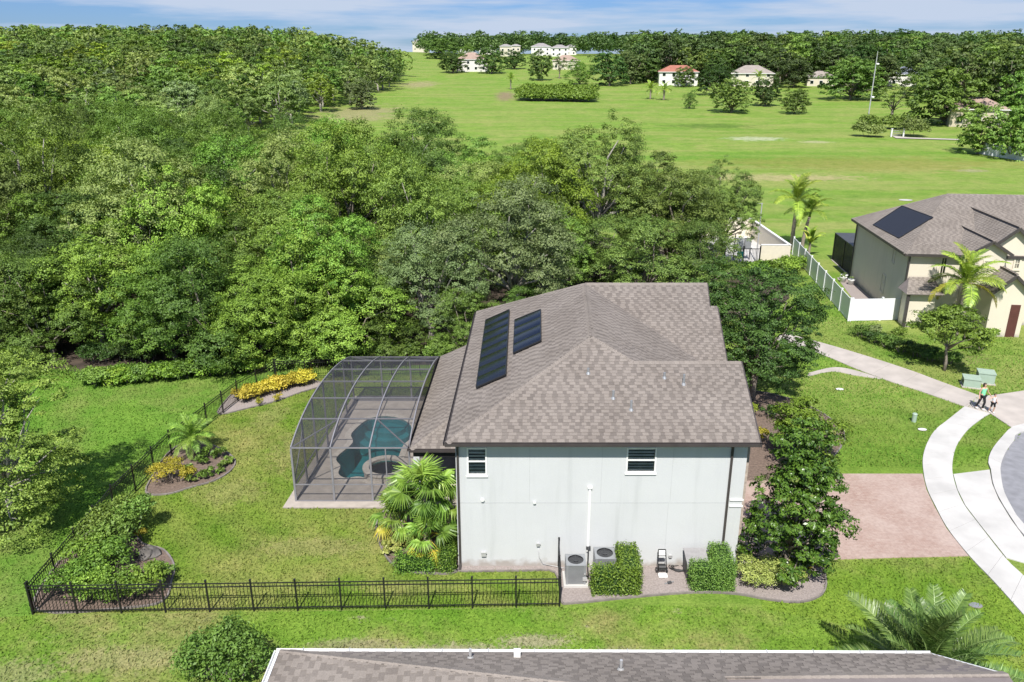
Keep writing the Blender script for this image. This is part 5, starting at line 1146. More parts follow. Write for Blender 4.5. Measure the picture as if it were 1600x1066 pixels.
# ------------------------------------------------------------------ single trees near the houses
plant_tree('skirt2', (3.6, 64.5, 0), .9, .7, 'f_mid', 'barkp', 'tree', 'leafy tree behind the roof peak left of the pale forked trunk', sz=.85)
plant_tree('big2', (11.2, 73.5, 0), .95, 2.7, 'f_oak', 'barkp', 'oak_tree', 'dark oak filling the gap right of the pale forked trunk', sz=1.0)
plant_tree('big1', (16.8, 71.5, 0), .82, 4.4, 'f_oak', 'bark', 'oak_tree', 'dark oak between the spreading oak and the enclosure', sz=.86)
plant_tree('skirt0', (7.6, 65.5, 0), .95, 5.1, 'f_oak', 'bark', 'oak_tree', 'low dark tree at the foot of the pale forked trunk', sz=.72)
plant_tree('bigopen', (7.4, 71, 0), 1.0, .4, 'f_oak', 'barkp', 'oak_tree', 'tall open oak with pale forked limbs rising behind the roof ridge', sz=1.08)
plant_tree('big0', (13.8, 69, 0), .98, 1.2, 'f_oak', 'bark', 'oak_tree', 'dark spreading oak just right of the tall forked oak', sz=.95)
plant_tree('bigopen', (19.6, 73.5, 0), .72, 2.2, 'f_oak', 'bark', 'oak_tree', 'dark oak overhanging the left wall of the white enclosure', sz=.78)
plant_tree('skirt1', (10.8, 62.5, 0), 1.0, 3.2, 'f_oak', 'bark', 'oak_tree', 'low dark oak close behind the far roof edge', sz=.85)
plant_tree('skirt0', (15.6, 63.5, 0), .85, 3.9, 'f_oak', 'bark', 'oak_tree', 'low dark oak right of the far roof edge before the enclosure', sz=.72)
plant_tree('big1', (.2, 56.5, 0), 1.06, .9, 'f_grey', 'barkp', 'oak_tree', 'silvery grey-green oak behind the solar roof', sz=1.02)
plant_tree('big2', (-5.8, 54.0, 0), .82, 2.9, 'f_grey', 'barkp', 'oak_tree', 'lower silvery oak between the pool cage and the solar roof', sz=.74)
for x, y, s_, l_ in ((-8.6, 51.4, .6, 'low leafy tree directly behind the pool cage'), (-3.4, 51.6, .62, 'low leafy tree behind the lanai roof'), (.6, 51.6, .6, 'low leafy tree hidden behind the upper solar slope')): plant_tree('skirt1', (x, y, -.4), s_, x, 'f_mid', 'bark', 'tree', l_, sz=s_ * .95)
plant_tree('skirt1', (-11.2, 53.6, 0), .9, 1.9, 'f_mid', 'barkp', 'tree', 'leafy tree hanging over the fence behind the pool cage', sz=.8)
plant_tree('big0', (1.6, 80, 0), .8, 1.9, 'f_mid', 'bark', 'tree', 'bright leafy tree topping the wood left of the tall forked oak', sz=1.06)
plant_tree('skirt2', (-5.2, 84, 0), 1.15, 2.5, 'f_mid', 'barkp', 'tree', 'leafy tree with rounded top at the meadow edge of the wood', sz=1.15)
plant_tree('big1', (-14.5, 88, 0), .95, .3, 'f_olive', 'bark', 'tree', 'olive tree at the meadow edge left of the rounded top', sz=.95)
tree_proto('broad', 51, (4.4, 4.2, 4.1), 4.3, 26, 1.6, 34, 62, .13, .2, low=-.9, fill=.68, radf=(.14, .26))
plant_tree('broad', (14.6, 44.6, 0), 1.0, .5, 'f_dark', 'bark', 'tree', 'broad dark green tree overhanging the walk right of the house', sz=1.0)
tree_proto('magnolia', 52, (1.75, 1.75, 3.5), 3.2, 44, .78, 17, 30, .145, .11, low=-.95, fill=.8, flat=.6, radf=(.2, .34), cone=.34)
mg = G(1230, 895); plant_tree('magnolia', mg, .98, .3, 'f_mag', 'bark', 'magnolia_tree', 'glossy dark magnolia tree by the paved driveway and house corner', sz=1.0)
tree_proto('cypress', 53, (3.4, 3.4, 4.5), 4.5, 40, 1.1, 24, 52, .12, .14, low=-.98, fill=.78, flat=.4, radf=(.2, .36), cone=.15)
lt = G(8, 815); plant_tree('cypress', (lt.x + .5, lt.y, 0), .98, 0, 'f_feather', 'barkp', 'tree', 'feathery light green tree at the left edge of the lawn', sz=.96)
tree_proto('small', 54, (1.75, 1.75, 1.15), 2.15, 12, .75, 8, 70, .15, .07, low=-.4)
st_ = G(1475, 579); plant_tree('small', st_, 1.28, .3, 'f_bright', 'bark', 'ornamental_tree', 'small ornamental tree with clear trunk on the beige house lawn', sz=1.25)
tree_proto('round', 55, (1.3, 1.3, 1.35), 1.5, 14, .7, 8, 80, .11, .06, low=-.9)
rt = G(1262, 742); plant_tree('round', rt + Vector((0, .8, 0)), 1.25, 0, 'f_yel', 'bark', 'round_shrub', 'rounded yellow-green shrub tree standing behind the magnolia', sz=1.3)
# meadow trees
FT = [('oak0', 708, 114, 46, 80, 'f_dark', 'dark tree left of the white house with the tan roof'), ('oak1', 768, 115, 46, 73, 'f_dark', 'dark tree right of the white house with the tan roof'),
      ('oak2', 804, 108, 36, 79, 'f_dark', 'dark tree just left of the sandy meadow track'), ('oak0', 842, 126, 38, 78, 'f_oak', 'oak with bare trunk above the meadow thicket'),
      ('sparse', 874, 123, 24, 86, 'f_grey', 'thin grey-green tree right of the bare-trunked meadow oak'), ('tall0', 905, 133, 38, 93, 'f_bright', 'bright green tree at the right end of the meadow thicket'),
      ('oak1', 952, 134, 58, 80, 'f_dark', 'broad dark tree right of the bright green thicket-end tree'), ('oak0', 1012, 129, 46, 84, 'f_dark', 'dark tree left of the terracotta roof'),
      ('oak2', 1069, 136, 36, 105, 'f_mid', 'small tree in front of the terracotta-roofed house'), ('oak1', 1118, 149, 56, 101, 'f_dark', 'round dark tree right of the terracotta-roofed house'),
      ('skirt1', 1142, 176, 66, 121, 'f_oak', 'big bushy purple-green tree standing forward in the meadow'), ('oak0', 1195, 166, 46, 118, 'f_dark', 'dark tree right of the bushy purple-green tree'),
      ('skirt0', 1077, 170, 19, 142, 'f_mid', 'small conical tree alone in the meadow'), ('oak2', 1241, 178, 44, 139, 'f_mid', 'low round tree with short trunk in the meadow'),
      ('oak1', 1328, 156, 92, 90, 'f_mid', 'very broad oak casting a dark shadow left of the antenna mast'), ('sparse', 1393, 190, 58, 131, 'f_olive', 'thin open tree rising from the hedge by the antenna mast'),
      ('oak1', 1472, 195, 108, 103, 'f_mid', 'largest oak in front of the beige house with brown roof'), ('oak0', 1527, 241, 74, 166, 'f_mid', 'twin-trunked tree at the left end of the white boundary wall'),
      ('oak2', 1582, 248, 88, 158, 'f_mid', 'tree in front of the white boundary wall at the right edge'), ('oak1', 1458, 160, 72, 92, 'f_wood', 'dark tree behind the largest oak at the right'), ('oak0', 1562, 165, 76, 92, 'f_wood', 'tall dark tree above the right end of the brown hip roof'), ('oak2', 1596, 195, 82, 108, 'f_mid', 'full green tree at the right edge above the boundary wall'),
      ('oak1', 1240, 137, 54, 88, 'f_wood', 'dark tree between the wide taupe roof and the small taupe roof'), ('oak2', 1355, 140, 64, 82, 'f_wood', 'dark tree behind the antenna mast'), ('oak0', 985, 131, 50, 78, 'f_wood', 'dark tree between the two broad dark trees left of the terracotta roof'),
      ('skirt1', 565, 171, 50, 122, 'f_grey', 'grey-green bushy tree at the dry left corner of the meadow'),
      ('oak1', 690, 92, 52, 60, 'f_mid', 'round tree beyond the far left end of the meadow'), ('tall1', 728, 96, 22, 69, 'f_bright', 'light green tree on the skyline above the tan roof'), ('oak0', 1196, 118, 20, 87, 'f_gold', 'yellow flowering tree behind the wide taupe roof')]
for i, (k, px, py, w_, top, lf, lab) in enumerate(FT): tree_px({'oak0': 'field0', 'oak1': 'field1', 'oak2': 'field2', 'tall0': 'skirt2', 'tall1': 'skirt2', 'skirt1': 'field0', 'skirt0': 'skirt2'}.get(k, k), px, py, w_ * 1.12, top - 2, lf, lab, rz=i * 1.3)
# meadow thicket and mast hedge
def thicket(name, label, quads, mat, seed, r=1.6, ls=.5, cat='shrub', n=40):
    rr = random.Random(seed); P = [GT(*q) for q in quads]; c = sum(P, Vector((0, 0, 0))) / len(P); lum = []
    for (a, b, m, hh) in [(P[i], P[i + 1], 12, r) for i in range(len(P) - 1)]:
        k = max(2, int((b - a).length / (r * .8)))
        for i in range(k): q = a.lerp(b, (i + .5) / k) - c; lum.append((q.x + rr.uniform(-.4, .4), q.y + rr.uniform(-.5, .5), q.z + hh * rr.uniform(.55, .95), hh * rr.uniform(.85, 1.2)))
    return shrub(name, label, c, lum, mat, ls, n, seed, cat=cat)
def thick_mass(): 
    rr = random.Random(9); a, b = GT(815, 158), GT(930, 160); lum = []; c = (a + b) / 2
    for i in range(30):
        for j in range(3): q = a.lerp(b, (i + .5) / 30) - c; lum.append((q.x + rr.uniform(-1, 1), q.y + j * 4.2 + rr.uniform(-1, 1) + 1, float(hill(c.x + q.x, c.y + q.y + j * 4.2)) - c.z + 1.6 + j * .7 + rr.uniform(-.3, .6), 2.3 * rr.uniform(.8, 1.2)))
    return shrub('shrub_thicket', 'long bright green shrub thicket in the middle of the far meadow', c, lum, 'f_bright', .7, 15, 9, cat='thicket')
thick_mass()
thicket('mast_hedge', 'clipped low hedge at the foot of the antenna mast', [(1338, 213), (1378, 215)], 'f_olive', 11, 2.0)
thicket('mast_hedge', 'taller bush right of the gate by the antenna mast', [(1414, 213), (1438, 214)], 'f_olive', 12, 2.7)
thicket('mast_hedge', 'back hedge row between the antenna mast and the open thin tree', [(1350, 201), (1420, 202)], 'f_mid', 13, 2.0)
for px, lab in ((1392, 'left white gate post between the mast hedges'), (1411, 'right white gate post between the mast hedges')):
    p = GT(px, 214); t = thing('gate_post', lab, 'post', p); part('post', Geo().box(p + Vector((0, 0, .9)), (.3, .3, 1.8)), M['white'], t); part('cap', Geo().box(p + Vector((0, 0, 1.86)), (.42, .42, .12)), M['white'], t)
p0, p1 = GT(1394, 213), GT(1409, 213); t = thing('field_gate', 'grey panel gate between the two white posts by the mast', 'gate', (p0 + p1) / 2)
for z in (.3, .8, 1.3): part('rail', Geo().beam(p0 + Vector((0, 0, z)), p1 + Vector((0, 0, z)), .06, .12), M['greym'], t)
for i in range(7): part('bar', Geo().box(p0.lerp(p1, i / 6) + Vector((0, -.05, .8)), (.05, .03, 1.3)), M['greym'], t)

# ------------------------------------------------------------------ far woods
BX = [-200, 560, 640, 662, 760, 800, 900, 960, 1010, 1080, 1130, 1200, 1250, 1330, 1400, 1440, 1480, 1520, 1600, 1900]
BY = [60, 60, 70, 88, 100, 106, 114, 127, 128, 132, 136, 136, 136, 144, 140, 150, 176, 188, 222, 240]
HS = [(o.location.x, o.location.y) for o in COL.objects if o.name.startswith('distant_house')]
def rf(r): y = 250 + 650 * math.sqrt(r.random()); return r.uniform(-.35 * y if y > 460 else -40, .72 * y + 20), y
def okf(p):
    x, y = p; px, py = proj((x, y, float(hill(x, y))))
    if py > np.interp(px, BX, BY): return False
    if 640 < px < 985 and y < 640 and proj((x, y, float(hill(x, y)) + 15))[1] < 86: return False
    for hx, hy in HS:
        if abs(x - hx) < 9.5 and -9 < (y - hy) < 10: return False
        if abs(x - hx * y / hy) < 5.5 and -60 < (y - hy) < 0: return False
        if abs(px - proj((hx, hy, float(hill(hx, hy))))[0]) < 16 and -40 < (y - hy) < 0 and y > 420: return False
    return True
farw = [p for p in scatter(rf, 26000, lambda x, y: 7.8 if y < 450 else 9, 6) if okf(p)]
farw.sort(key=lambda p: p[0] ** 2 + p[1] ** 2)
for i, (x, y) in enumerate(farw[:300]):
    s = rnd.uniform(1.3, 1.9) if y < 320 else rnd.uniform(1.4, 2.0); plant_tree(rnd.choice(['far0', 'far1', 'field2', 'field0', 'field1'] if y < 380 else ['far0', 'far1', 'far2', 'far3']), (x, y, float(hill(x, y)) - .1), s, rnd.uniform(0, 6.28), rnd.choice(['f_wood', 'f_wood', 'f_wood', 'f_oak', 'f_dark', 'f_mid']), 'bark', 'woodland_tree', 'tree in the dark woodland belt beyond the meadow', 'trees of the far woodland')
tail = [p for i, p in enumerate(farw[300:]) if p[1] < 480 or i % 2 == 0]
merged('skyline_wood', tail[:640], ['f_wood', 'f_dark', 'f_wood'], 'continuous dark woodland along the horizon beyond the houses', 1.3, 1.9, 8)

# ------------------------------------------------------------------ palms
FR = [frond_mesh(i, L=2.4, nleaf=38, ll=.62, droop=1.25, w=.03, lift=.45) for i in (1, 2, 3)]
FD = [frond_mesh(10 + i, L=3.0, nleaf=72, ll=.52, droop=.85, w=.02, vee=.6, lift=.30, tipdroop=.25) for i in range(3)]
FP = [frond_mesh(20 + i, L=1.35, nleaf=34, ll=.34, droop=1.2, w=.016, lift=.4) for i in range(3)]
FN = [fan_mesh(30 + i, R=.72, stalk=.85, droop=.32 + .1 * i) for i in range(3)]
palm('royal_palm', 'tall feathery palm behind the white vinyl fence', G(1236, 391), 4.6, FR, 'f_palm', tr=(.24, .16), nf=17, scale=1.35, seed=1, elev=(82, -30), shaft=.9)
palm('royal_palm', 'shorter leaning palm just right of the tall feathery palm', G(1253, 388), 3.4, FR, 'f_palm', tr=(.2, .14), nf=13, scale=1.1, seed=2, elev=(80, -30), shaft=.7, lean=(.4, 0))
pp_ = RH(3.0, -3.2, 0); palm('queen_palm', 'palm with yellowing lower fronds in front of the beige house', pp_, 4.1, FR, 'f_palm', tr=(.2, .16), nf=20, scale=1.28, seed=3, elev=(80, -38), oldmat='f_fany')
dp = G(1446, 1066, 1.1); palm('date_palm', 'large grey-green date palm at the lower right beside the nearest roof', (dp.x, dp.y, 0), .9, FD, 'f_date', tr=(.35, .3), nf=46, scale=1.1, seed=4, elev=(86, -6))
py_ = G(303, 712); palm('pygmy_palm', 'small bright pygmy date palm in the yard bed by the left fence', py_, 1.0, FP, 'f_bright', tr=(.09, .07), nf=24, scale=1.05, seed=5, elev=(78, -40))
for i, (px, py, hh, nf, sc, lab) in enumerate(((668, 852, 2.6, 20, 1.12, 'tallest fan palm against the grey house corner'), (630, 842, 1.0, 14, 1.0, 'low fan palm nearest the pool cage with yellowing leaves'), (672, 872, .9, 13, .95, 'front fan palm with a golden drooping leaf above the hedge'), (695, 846, 1.5, 12, .9, 'fan palm squeezed between the tall one and the downspout'), (648, 834, 1.9, 14, 1.0, 'fan palm behind the low yellowing one'))):
    palm('fan_palm', lab, G(px, py), hh, FN, 'f_fan', tr=(.15, .12), nf=nf, scale=sc, seed=20 + i, elev=(80, -42), fname='fan_leaf', oldmat='f_fany' if i in (1, 2) else None, group=None)
for px, py, lab in ((1016, 155, 'left one of two small palms alone in the meadow'), (1037, 156.5, 'right one of two small palms alone in the meadow')):
    p = GT(px, py); palm('small_palm', lab, p, 3.4, FR, 'f_palm', tr=(.35, .25), nf=13, scale=1.5, seed=int(px), elev=(75, -30))
for px, py, h_, lab in ((1183, 150, 6.5, 'slim palm in front of the wide taupe roof'), (798, 140, 4, 'small palm beside the sandy meadow track'), (1100, 130, 8, 'palm behind the round dark tree by the terracotta roof')):
    p = GT(px, py); palm('slim_palm', lab, p, h_, FR, 'f_palm', tr=(.3, .2), nf=12, scale=1.4, seed=int(px), elev=(75, -30))
# broad-leaved banana clump behind the fence
bp_ = G(1263, 402); bt = thing('banana_plant', 'banana plant with drooping yellow leaf inside the white vinyl fence', 'plant', bp_)
part('stem', Geo().tube([bp_, bp_ + Vector((0, 0, 1.6))], [.14, .1], 8), M['palmt'], bt)
def blade(seed):
    rg = np.random.default_rng(seed); V = []; va = []; t = np.linspace(0, 1, 9)
    for a, b in zip(t, t[1:]):
        f = lambda u: np.array([1.7 * u, 0, .9 * math.sin(u * 2.2)]); w = lambda u: .26 * math.sin(math.pi * (u * .92 + .04)) ** .6
        for s in (-1, 1): V += [f(a), f(b), f(b) + np.array([0, s * w(b), -.08]), f(a) + np.array([0, s * w(a), -.08])]; va.append(rg.uniform())
    return np_mesh('leaf', np.array(V), 4, va)
bl_ = blade(3)
for i in range(9): part('leaf', bl_, M['f_fany' if i == 6 else 'f_palm'], bt, M=Matrix.Translation(bp_ + Vector((0, 0, 1.5))) @ Matrix.Rotation(i * 2.4, 4, 'Z') @ Matrix.Rotation(-.9 + .12 * i, 4, 'Y'))

# ------------------------------------------------------------------ hedges and shrubs
hedge_boxes('clipped_hedge', 'L-shaped bright clipped hedge around the second air conditioner', [(3.1, 4.85, 25.72, 26.35, 0, 1.12), (4.2, 5.0, 25.75, 27.45, 0, 1.3)], 'f_hedge', .085, 520, 1)
hedge_boxes('clipped_hedge', 'L-shaped darker clipped hedge around the covered unit', [(7.0, 8.65, 25.95, 26.6, 0, 1.14), (7.95, 8.7, 25.98, 27.5, 0, 1.3)], 'f_mid', .06, 800, 2)
hedge_boxes('clipped_hedge', 'short clipped hedge along the left end of the grey house wall', [(-3.0, -2.35, 27.1, 29.0, 0, .95)], 'f_hedge', .07, 600, 3)
hedge_boxes('clipped_hedge', 'low clipped hedge in front of the fan palms', [(-4.75, -3.1, 27.1, 27.9, 0, .62)], 'f_hedge', .07, 600, 4, rough=.09)
q = RH(12.6, -4.6, 0); x_, _ = onF(1570, 518, -4); q = G(1570, 518); hedge_boxes('clipped_hedge', 'square dark clipped bush beside the entry of the beige house', [(q.x - .7, q.x + .7, q.y, q.y + 1.3, 0, 1.5)], 'f_dark', .1, 420, 5)
for i, (px, py) in enumerate(((1353, 532), (1372, 541), (1395, 549), (1418, 557), (1441, 564), (1464, 571), (1490, 577))):
    p = G(px, py); shrub('hedge_bush', ('first', 'second', 'third', 'fourth', 'fifth', 'sixth', 'last')[i] + ' dark bush from the white vinyl fence in the row before the beige house', p + Vector((0, .7, 0)), [(0, 0, .42, .68), (.4, .2, .45, .6), (-.35, .25, .4, .6)], 'f_dark' if i % 2 else 'f_mid', .11, 60, 60 + i, group='bush row before the beige house', cat='bush')
for i, (px, py, r, mt, lab) in enumerate(((1362, 528, .6, 'f_grey', 'pale upright shrub at the white fence corner'), (1400, 536, .7, 'f_bright', 'light shrub rising behind the dark bush row'), (1530, 548, .8, 'f_yel', 'yellow-green shrub right of the small ornamental tree'), (1545, 535, .6, 'f_bright', 'low green shrub by the entry walk'))):
    p = G(px, py); shrub('shrub', lab, p, [(0, 0, r * .8, r), (r * .5, .2, r * 1.2, r * .7)], mt, .12, 50, 80 + i)
vb = G(1208, 932); shrub('variegated_shrub', 'wide pale variegated shrub at the house corner in front of the magnolia', vb + Vector((0, .7, 0)), [(-1.05, 0, .42, .55), (-.45, -.08, .48, .6), (.15, -.05, .45, .6), (.75, .0, .40, .55), (1.1, .15, .33, .45), (-.7, .5, .5, .55), (.2, .55, .5, .55), (.8, .5, .42, .5)], 'f_varieg', .075, 100, 90)
# golden shrubs
GS = [(378, 630), (391, 626), (405, 622), (419, 618), (432, 613), (446, 611), (459, 607), (470, 604)]
for i, (px, py) in enumerate(GS):
    p = G(px, py); r = .62 + .1 * math.sin(i * 2.1); shrub('golden_shrub', ('leftmost', 'second from left', 'third from left', 'fourth from left', 'fourth from right', 'third from right', 'second from right', 'rightmost')[i] + ' golden yellow shrub in the row behind the pool cage', p + Vector((0, .35, 0)), [(0, 0, .42, r), (.35, .25, .4, r * .8), (-.3, .3, .35, r * .8)], 'f_gold', .13, 55, 100 + i, group='golden shrub row')
for i, (px, py) in enumerate(((405, 634), (437, 626))): p = G(px, py); shrub('small_shrub', ('small olive shrub left in front of the golden row', 'small olive shrub right in front of the golden row')[i], p, [(0, 0, .22, .36)], 'f_rust', .09, 50, 120 + i)
# palm bed
p = G(259, 762); shrub('orange_shrub', 'orange-tinged bushy shrub beside the left fence in the palm bed', p + Vector((0, .5, 0)), [(-.5, 0, .5, .62), (.2, -.1, .55, .68), (.75, .2, .42, .5), (0, .5, .7, .6)], 'f_rust', .085, 80, 130)
for i, (px, py, r) in enumerate(((300, 752, .3), (318, 748, .3), (334, 742, .28), (348, 734, .28), (356, 724, .26), (345, 716, .36), (330, 714, .4), (318, 724, .34), (296, 738, .3))):
    p = G(px, py); shrub('ground_cover_plant', 'low dark grassy plant along the curved edge of the palm bed', p, [(0, 0, r * .6, r * 1.15)], 'f_mid', .15, 45, 140 + i, group='grassy plants in the palm bed', cat='plant', up=.2, spread=1.2)
# corner bed by the near left fence corner
CB = [(-17.2, 26.0, .75, .9), (-16.2, 25.6, .65, .8), (-15.2, 25.7, .65, .85), (-14.3, 25.9, .7, .8), (-17.3, 27.4, .85, 1.0), (-16.4, 27.3, .8, .95), (-17.5, 28.8, 1.0, 1.05), (-16.6, 28.6, 1.1, 1.0), (-17.3, 30.0, 1.15, 1.0), (-16.6, 29.9, 1.2, .95)]
labs = ['bright leafy shrub in the near fence corner', 'second leafy shrub along the near fence from the corner', 'third leafy shrub along the near fence from the corner', 'rightmost leafy shrub of the fence corner bed', 'leafy shrub by the left fence behind the corner shrub', 'leafy shrub in the middle of the fence corner bed', 'tall shrub by the left fence in the corner bed', 'tall shrub overlooking the boulder in the corner bed', 'topmost dark shrub of the corner bed against the left fence', 'dark shrub at the upper inner side of the corner bed']
for i, (x, y, z, r) in enumerate(CB): shrub('leafy_shrub', labs[i], Vector((x, y, 0)), [(0, 0, z * .75, r), (.35, .3, z * 1.05, r * .7), (-.3, -.2, z * .9, r * .7)], 'f_bright' if i < 6 else 'f_mid', .12, 60, 160 + i, group='corner bed shrubs')
p = G(243, 903); shrub('small_shrub', 'small dark shrub below the boulder in the corner bed', p, [(0, 0, .3, .5), (.4, .1, .25, .4)], 'f_mid', .1, 60, 180)
p = G(222, 843); shrub('small_shrub', 'small rounded shrub beside the boulder top', p, [(0, 0, .25, .38)], 'f_rust', .08, 60, 181)
rb = G(232, 868); rk_ = Geo(); rgn = random.Random(4)
prof = [(.55, 0), (.62, .12), (.5, .28), (.3, .38), (.0, .41)]
rk_.lathe((rb.x, rb.y, -.05), prof, 12); rk_.v = [(rb.x + (v[0] - rb.x) * rgn.uniform(.8, 1.2) * .75, rb.y + (v[1] - rb.y) * rgn.uniform(.8, 1.15) * .7, v[2] * rgn.uniform(.85, 1.15)) for v in rk_.v]
solo('boulder', rk_, M['rock'], 'low grey boulder on the mulch of the corner bed', 'boulder', at=(rb.x, rb.y, 0))
# fan palm bed filler
p = G(612, 862); shrub('strap_plant', 'pale striped strap-leaved plant at the lawn edge of the fan palm bed', p, [(0, 0, .25, .42), (.35, .3, .25, .4)], 'f_varieg', .22, 40, 190, up=.2, spread=1.3)
# edge-of-wood ground cover
for i, px in enumerate(range(140, 440, 24)):
    p = G(px, 612 - (px - 140) * .09); shrub('undergrowth_bush', 'low glossy bush in the undergrowth row along the wood edge', p + Vector((0, .9, 0)), [(0, 0, .45, .85), (.7, .3, .5, .8), (-.6, .4, .5, .8)], 'f_hedge' if i % 3 else 'f_mid', .17, 50, 200 + i, group='undergrowth along the wood edge', cat='bush')
for i, (x, y) in enumerate(((-13.5, 49.6), (-11.5, 50.1), (-9.5, 50.3), (-7.4, 50.4), (-5.2, 50.6))): shrub('undergrowth_bush', 'dark bush behind the far picket fence run', Vector((x, y, 0)), [(0, 0, .7, 1.0), (.6, .3, .9, .9)], 'f_mid', .17, 50, 230 + i, group='bushes behind the far fence', cat='bush')
for i, (x, y) in enumerate(((-28.2, 50.6), (-26.6, 51.0), (-25.0, 50.7), (-27.4, 52.6), (-25.6, 53.0), (-24.0, 52.0))): shrub('undergrowth_bush', 'added dark bush filling in the shade of the left wood edge', Vector((x, y, 0)), [(0, 0, .6, 1.0), (.7, .3, .8, .9), (-.6, .2, .7, .8)], 'f_dark', .15, 60, 330 + i, group='added bushes in the shaded wood gap', cat='bush')  # bushes added with dark leaves to stand in for the gap's shade
# hedge before the enclosure and the far garden
hb = [(1105, 425), (1130, 424), (1155, 424), (1178, 423), (1200, 421), (1222, 419), (1240, 414)]
for i, (px, py) in enumerate(hb): p = G(px, py + 8); shrub('hedge_bush', 'bright bush in the row before the white-walled enclosure', p, [(0, 0, .6, .95), (.8, .2, .65, .9), (-.7, .2, .65, .85)], 'f_bright' if i > 3 else 'f_hedge', .2, 45, 240 + i, group='bush row before the enclosure', cat='bush')
for i, (x, y) in enumerate(((9.5, 59), (12.5, 59.5), (15.5, 60.5), (18, 63))): shrub('hedge_bush', 'dark bush just behind the far roof ridge', Vector((x, y, 0)), [(0, 0, .8, 1.3), (1.0, .3, .7, 1.1)], 'f_dark', .2, 45, 250 + i, group='bushes behind the roof', cat='bush')
# shrubs along the house front
for i, (px, py, r, mt, lab) in enumerate(((1168, 650, .55, 'f_yel', 'yellow-green shrub against the street side of the house'), (1180, 690, .55, 'f_rust', 'rust-coloured shrub at the roof corner'), (1200, 655, .6, 'f_dark', 'dark shrub in the shade under the broad tree'), (1215, 700, .5, 'f_dark', 'dark low shrub between the driveway and the round shrub tree'), (1292, 735, .55, 'f_mid', 'green shrub at the driveway edge right of the round shrub tree'), (1268, 892, .35, 'f_rust', 'small rusty plant under the magnolia'))):
    p = G(px, py); shrub('shrub', lab, p, [(0, 0, r * .8, r), (r * .6, .1, r * .7, r * .8)], mt, .1, 60, 260 + i)
# bush at the bottom edge
p = G(352, 1060); shrub('leafy_shrub', 'dark leafy bush at the bottom edge left of the nearest roof', p + Vector((0, -.2, 0)), [(-.5, .1, 1.0, 1.0), (.4, 0, 1.1, 1.05), (.0, .5, 1.3, .95), (.9, .2, .8, .8), (-.9, .3, .7, .8)], 'f_mid', .12, 80, 280)

# ------------------------------------------------------------------ equipment by the wall
def condenser(label, x, y, rot, s=.78, h=.88):
    c = thing('air_conditioner', label, 'air conditioner', (x, y, 0)); z0 = .10
    part('pad', Geo().bbox(x - s * .62, x + s * .62, y - s * .62, y + s * .62, .012, .10), M['conc'], c)
    part('casing', Geo().bbox(x - s / 2 + .03, x + s / 2 - .03, y - s / 2 + .03, y + s / 2 - .03, z0, z0 + h - .06), M['dgrey'], c)
    for sx in (-1, 1):
        for sy in (-1, 1): part('corner_post', Geo().box((x + sx * (s / 2 - .04), y + sy * (s / 2 - .04), z0 + h / 2), (.09, .09, h)), M['greym'], c)
    n = 16
    for k in range(n):
        z = z0 + .05 + (h - .14) * k / (n - 1)
        part('louvre', Geo().bbox(x - s / 2 + .086, x + s / 2 - .086, y - s / 2, y - s / 2 + .02, z - .016, z + .012).bbox(x - s / 2 + .086, x + s / 2 - .086, y + s / 2 - .02, y + s / 2, z - .016, z + .012).bbox(x - s / 2, x - s / 2 + .02, y - s / 2 + .086, y + s / 2 - .086, z - .016, z + .012).bbox(x + s / 2 - .02, x + s / 2, y - s / 2 + .086, y + s / 2 - .086, z - .016, z + .012), M['greym'], c)
    zt = z0 + h + .001; sq = []; ri = []
    for k in range(32):
        a = 2 * math.pi * k / 32; m = max(abs(math.cos(a)), abs(math.sin(a))); sq.append((x + s / 2 * math.cos(a) / m, y + s / 2 * math.sin(a) / m, zt)); ri.append((x + s * .40 * math.cos(a), y + s * .40 * math.sin(a), zt + .015))
    g = Geo().add(sq + ri + [(p[0], p[1], zt - .05) for p in sq], [(k, (k + 1) % 32, 32 + (k + 1) % 32, 32 + k) for k in range(32)] + [(64 + k, 64 + (k + 1) % 32, (k + 1) % 32, k) for k in range(32)]); part('top_panel', g, M['greym'], c)
    part('fan_well', Geo().lathe((x, y, 0), [(s * .395, zt + .012), (s * .395, zt - .18), (0, zt - .18)], 24), M['ins'], c)
    hub = part('fan_hub', Geo().cyl((x, y), .09, zt - .16, zt - .02, 12), M['dgrey'], c)
    for k in range(4): a = k * math.pi / 2 + rot; part('fan_blade', Geo().add([(x + .08 * math.cos(a), y + .08 * math.sin(a), zt - .1), (x + s * .36 * math.cos(a - .25), y + s * .36 * math.sin(a - .25), zt - .12), (x + s * .36 * math.cos(a + .35), y + s * .36 * math.sin(a + .35), zt - .06)], [(0, 1, 2)]), M['greym'], hub)
    for r in (.14, .24, .34): part('grille_ring', Geo().tube([(x + s * r * 1.1 * math.cos(t), y + s * r * 1.1 * math.sin(t), zt + .02) for t in np.linspace(0, 2 * math.pi, 25)], .006, 4), M['dgrey'], c)
    part('grille_bar', Geo().beam((x - s * .4, y, zt + .026), (x + s * .4, y, zt + .026), .012, .01).beam((x, y - s * .4, zt + .034), (x, y + s * .4, zt + .034), .012, .01), M['dgrey'], c)
    return c
ac = condenser('nearest grey air conditioner on a white pad by the fence end', 2.52, 26.72, .3)
part('service_valve', Geo().box((2.86, 26.31, .36), (.16, .06, .14)).box((2.86, 26.30, .60), (.06, .03, .06)), M['lgrey'], ac)
condenser('air conditioner half hidden behind the bright L-shaped hedge', 3.72, 27.15, .9, .82, .9)
ls_ = thing('line_set', 'dark refrigerant pipes running up the wall behind the air conditioners', 'pipe', (3.05, 27.5, 0))
